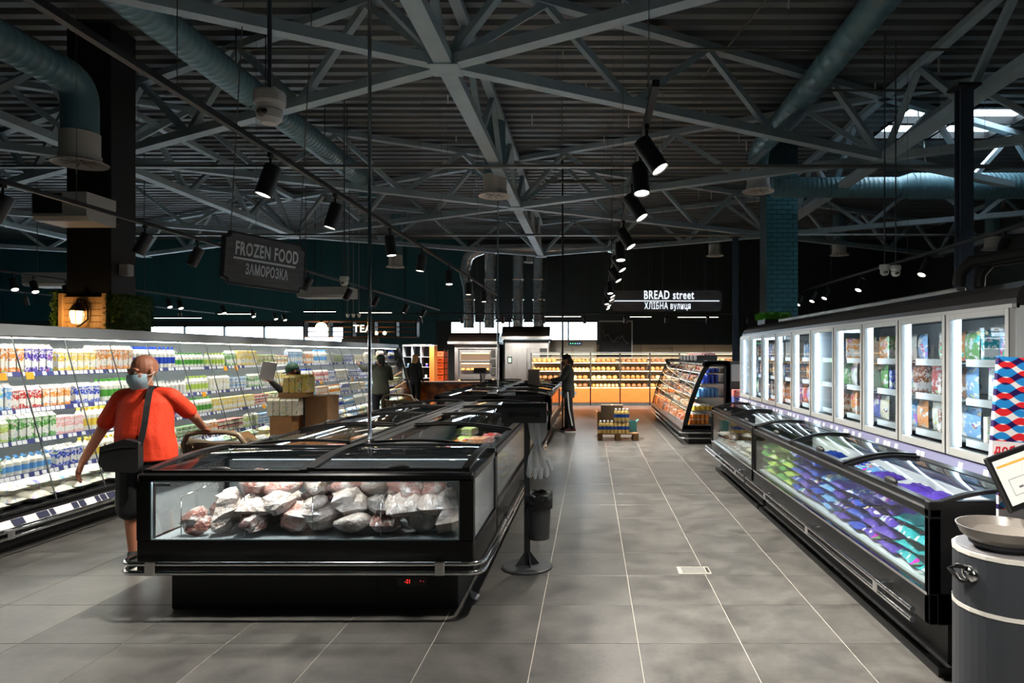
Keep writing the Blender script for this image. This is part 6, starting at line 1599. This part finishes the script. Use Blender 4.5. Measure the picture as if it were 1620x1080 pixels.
# ---- shared headwear and hair
def cap(t, c, R, m, s=1.0):
    c = Vector(c); b = MB(); n = 18; v = []
    rows = [(0.0, 1.0), (.025, 1.0), (.055, .93), (.08, .72), (.098, .4), (.104, .04)]
    for dz, k in rows:
        for i in range(n): a = 2 * PI * i / n; v.append(c + R @ (Vector((.086 * k * math.cos(a), .012 + .104 * k * math.sin(a), .032 + dz)) * s))
    b.add(v, [(j * n + i, j * n + (i + 1) % n, (j + 1) * n + (i + 1) % n, (j + 1) * n + i) for j in range(len(rows) - 1) for i in range(n)], 0, True); o = b.build('cap', m, t)
    p = MB(); L_ = [(-.07, -.075), (-.06, -.125), (-.03, -.155), (.03, -.155), (.06, -.125), (.07, -.075)]
    v = [c + R @ (Vector((x, y, .045 - abs(x) * .25)) * s) for x, y in L_] + [c + R @ (Vector((x, y, .052 - abs(x) * .25)) * s) for x, y in L_]
    p.add(v, [(5, 4, 3, 2, 1, 0), (6, 7, 8, 9, 10, 11)] + [(i, (i + 1) % 6, 6 + (i + 1) % 6, 6 + i) for i in range(6)]); p.build('peak', m, o)
def hair(t, c, R, m, tail=True, long_=False, s=1.0):
    c = Vector(c); b = MB()
    b.ball(c + R @ (Vector((0, .022, .035)) * s), tuple(q * s for q in (.083, .098, .096)), 16, 12, 0, R); b.ball(c + R @ (Vector((0, .05, -.03)) * s), tuple(q * s for q in (.078, .066, .075)), 14, 10, 0, R)
    if tail: cone(b, c + R @ (Vector((0, .10, .0)) * s), .03, c + R @ (Vector((0, .125, -.06)) * s), .035); cone(b, c + R @ (Vector((0, .125, -.06)) * s), .035, c + R @ (Vector((0, .11, -.16)) * s), .012)
    if long_:
        for e in (-.05, 0, .05): cone(b, c + R @ (Vector((e, .05, -.02)) * s), .045, c + R @ (Vector((e * 1.3, .06, -.2)) * s), .03)
    me = remeshed(b, .008, 3, 'hair'); me.materials.append(m); put('hair', me, t)
HAIRD = mat('dark_hair', rgb(24, 20, 18), .6, noise=(60, .3, (1, 1, .2)), bump=(60, .6)); HAIRB = mat('blonde_hair', rgb(206, 158, 92), .6, noise=(60, .3), bump=(60, .5))
GCAP = mat('bottle_green_cap', rgb(22, 62, 42), .7); OLIVE = mat('olive_sweatshirt', rgb(92, 94, 80), .85, bump=(8, .6)); NAVYT = mat('navy_trousers', rgb(26, 27, 38), .8, bump=(9, .4)); BLK = mat('black_cloth', rgb(20, 21, 22), .8, bump=(9, .5))
DKS = mat('dark_shoe', rgb(24, 22, 22), .6)
# employee reaching into the dairy case (back towards the camera; facing +y and a little -x)
t, J, R, _ = figure('employee in olive sweatshirt and green cap reaching into the dairy case', (-4.52, 14.4, 0), PI + .35,
    dict(shA=(-.175, 0, 1.41), elA=(-.22, -.10, 1.17), wrA=(-.12, -.30, 1.22), shB=(.175, 0, 1.42), elB=(.34, -.16, 1.36), wrB=(.42, -.38, 1.45), head=(0, -.03, 1.56)),
    dict(top=OLIVE, legs=NAVYT, shoe=DKS, hem=.84, wide=.005, topname='sweatshirt'), voxel=.009, sleeve=1.85, legs=.98, headyaw=.45, hs=.96)
hair(t, J['head'], R, HAIRD, True, False, .96); cap(t, J['head'], R, GCAP, .98)
# employee behind the cartons
t, J, R, _ = figure('employee in dark top and green cap half hidden behind the yellow cartons', (-4.48, 10.35, 0), -.75,
    dict(pelvis=(0, .10, .86), waist=(0, .06, 1.0), chest=(0, -.02, 1.17), neck=(0, -.08, 1.33), head=(0, -.13, 1.425), shA=(-.17, -.03, 1.28), elA=(-.27, -.18, 1.12), wrA=(-.26, -.38, 1.30), shB=(.17, -.03, 1.28), elB=(.24, -.08, 1.03), wrB=(.12, -.28, .98)),
    dict(top=BLK, legs=NAVYT, shoe=DKS, hem=.80, topname='sweatshirt'), voxel=.009, sleeve=1.8, legs=.98, headyaw=0, headpitch=.45, hs=.96)
hair(t, J['head'], R, HAIRD, False, False, .96); cap(t, J['head'], R, GCAP, .98)
tag(MB().box(-.1, .1, -.004, .004, -.14, .14, bev=.002).build('paper_sheet', TAGW, None, (-4.80, 9.96, 1.44), (.3, .2, .5)), 'white sheet held up by the employee behind the cartons', 'paper')
# employee in black cap at the far island, facing left
t, J, R, _ = figure('employee in dark jacket, black cap and white-striped trousers at the far island', (-.50, 14.6, 0), -PI / 2,
    dict(shA=(-.165, 0, 1.40), elA=(-.20, -.10, 1.15), wrA=(-.12, -.36, 1.10), shB=(.165, 0, 1.40), elB=(.20, -.12, 1.16), wrB=(.10, -.38, 1.13), head=(0, -.035, 1.565), anA=(-.09, -.02, .09), anB=(.10, .10, .09), knB=(.1, .03, .49)),
    dict(top=mat('charcoal_green_jacket', rgb(54, 58, 54), .8, bump=(8, .6)), legs=BLK, shoe=mat('dark_red_shoe', rgb(82, 20, 24), .6), hem=.74, wide=.008, topname='jacket'), voxel=.009, sleeve=1.85, legs=.97, headpitch=.15, hs=.96)
hair(t, J['head'], R, HAIRD, True, False, .96); cap(t, J['head'], R, BLK, .98)
mk = MB(); mk.ball(Vector(J['head']) + R @ Vector((0, -.07, -.055)), (.06, .05, .05), 12, 8, 0, R); mk.build('black_face_mask', BLK, t)
for s, e in (('A', -1), ('B', 1)):
    sm = MB(); pts = [J['hip' + s] + Vector((e * .106, 0, -.02)), J['kn' + s] + Vector((e * .081, 0, 0)), J['an' + s] + Vector((e * .066, 0, .06))]
    for a, b_ in zip(pts, pts[1:]): sm.bar(a, b_, .008, .03)
    sm.build('white_stripe', WHITEP, t)
tag(put('food_tray', box_mesh(.22, .16, .05, PRINT), None, (-.98, 14.62, 1.06), (0, -.1, .3), COLS['yellow']), 'printed food pack in the hands of the black-capped employee', 'pack')
# shopper far behind
t, J, R, _ = figure('distant blonde shopper in black top beside the cubby shelf', (-5.22, 19.9, 0), PI - .5, {}, dict(top=BLK, legs=BLK, shoe=DKS, topname='top'), voxel=.012, sleeve=1.8, legs=.98, hs=.96)
hair(t, J['head'], R, HAIRB, False, True, .96)
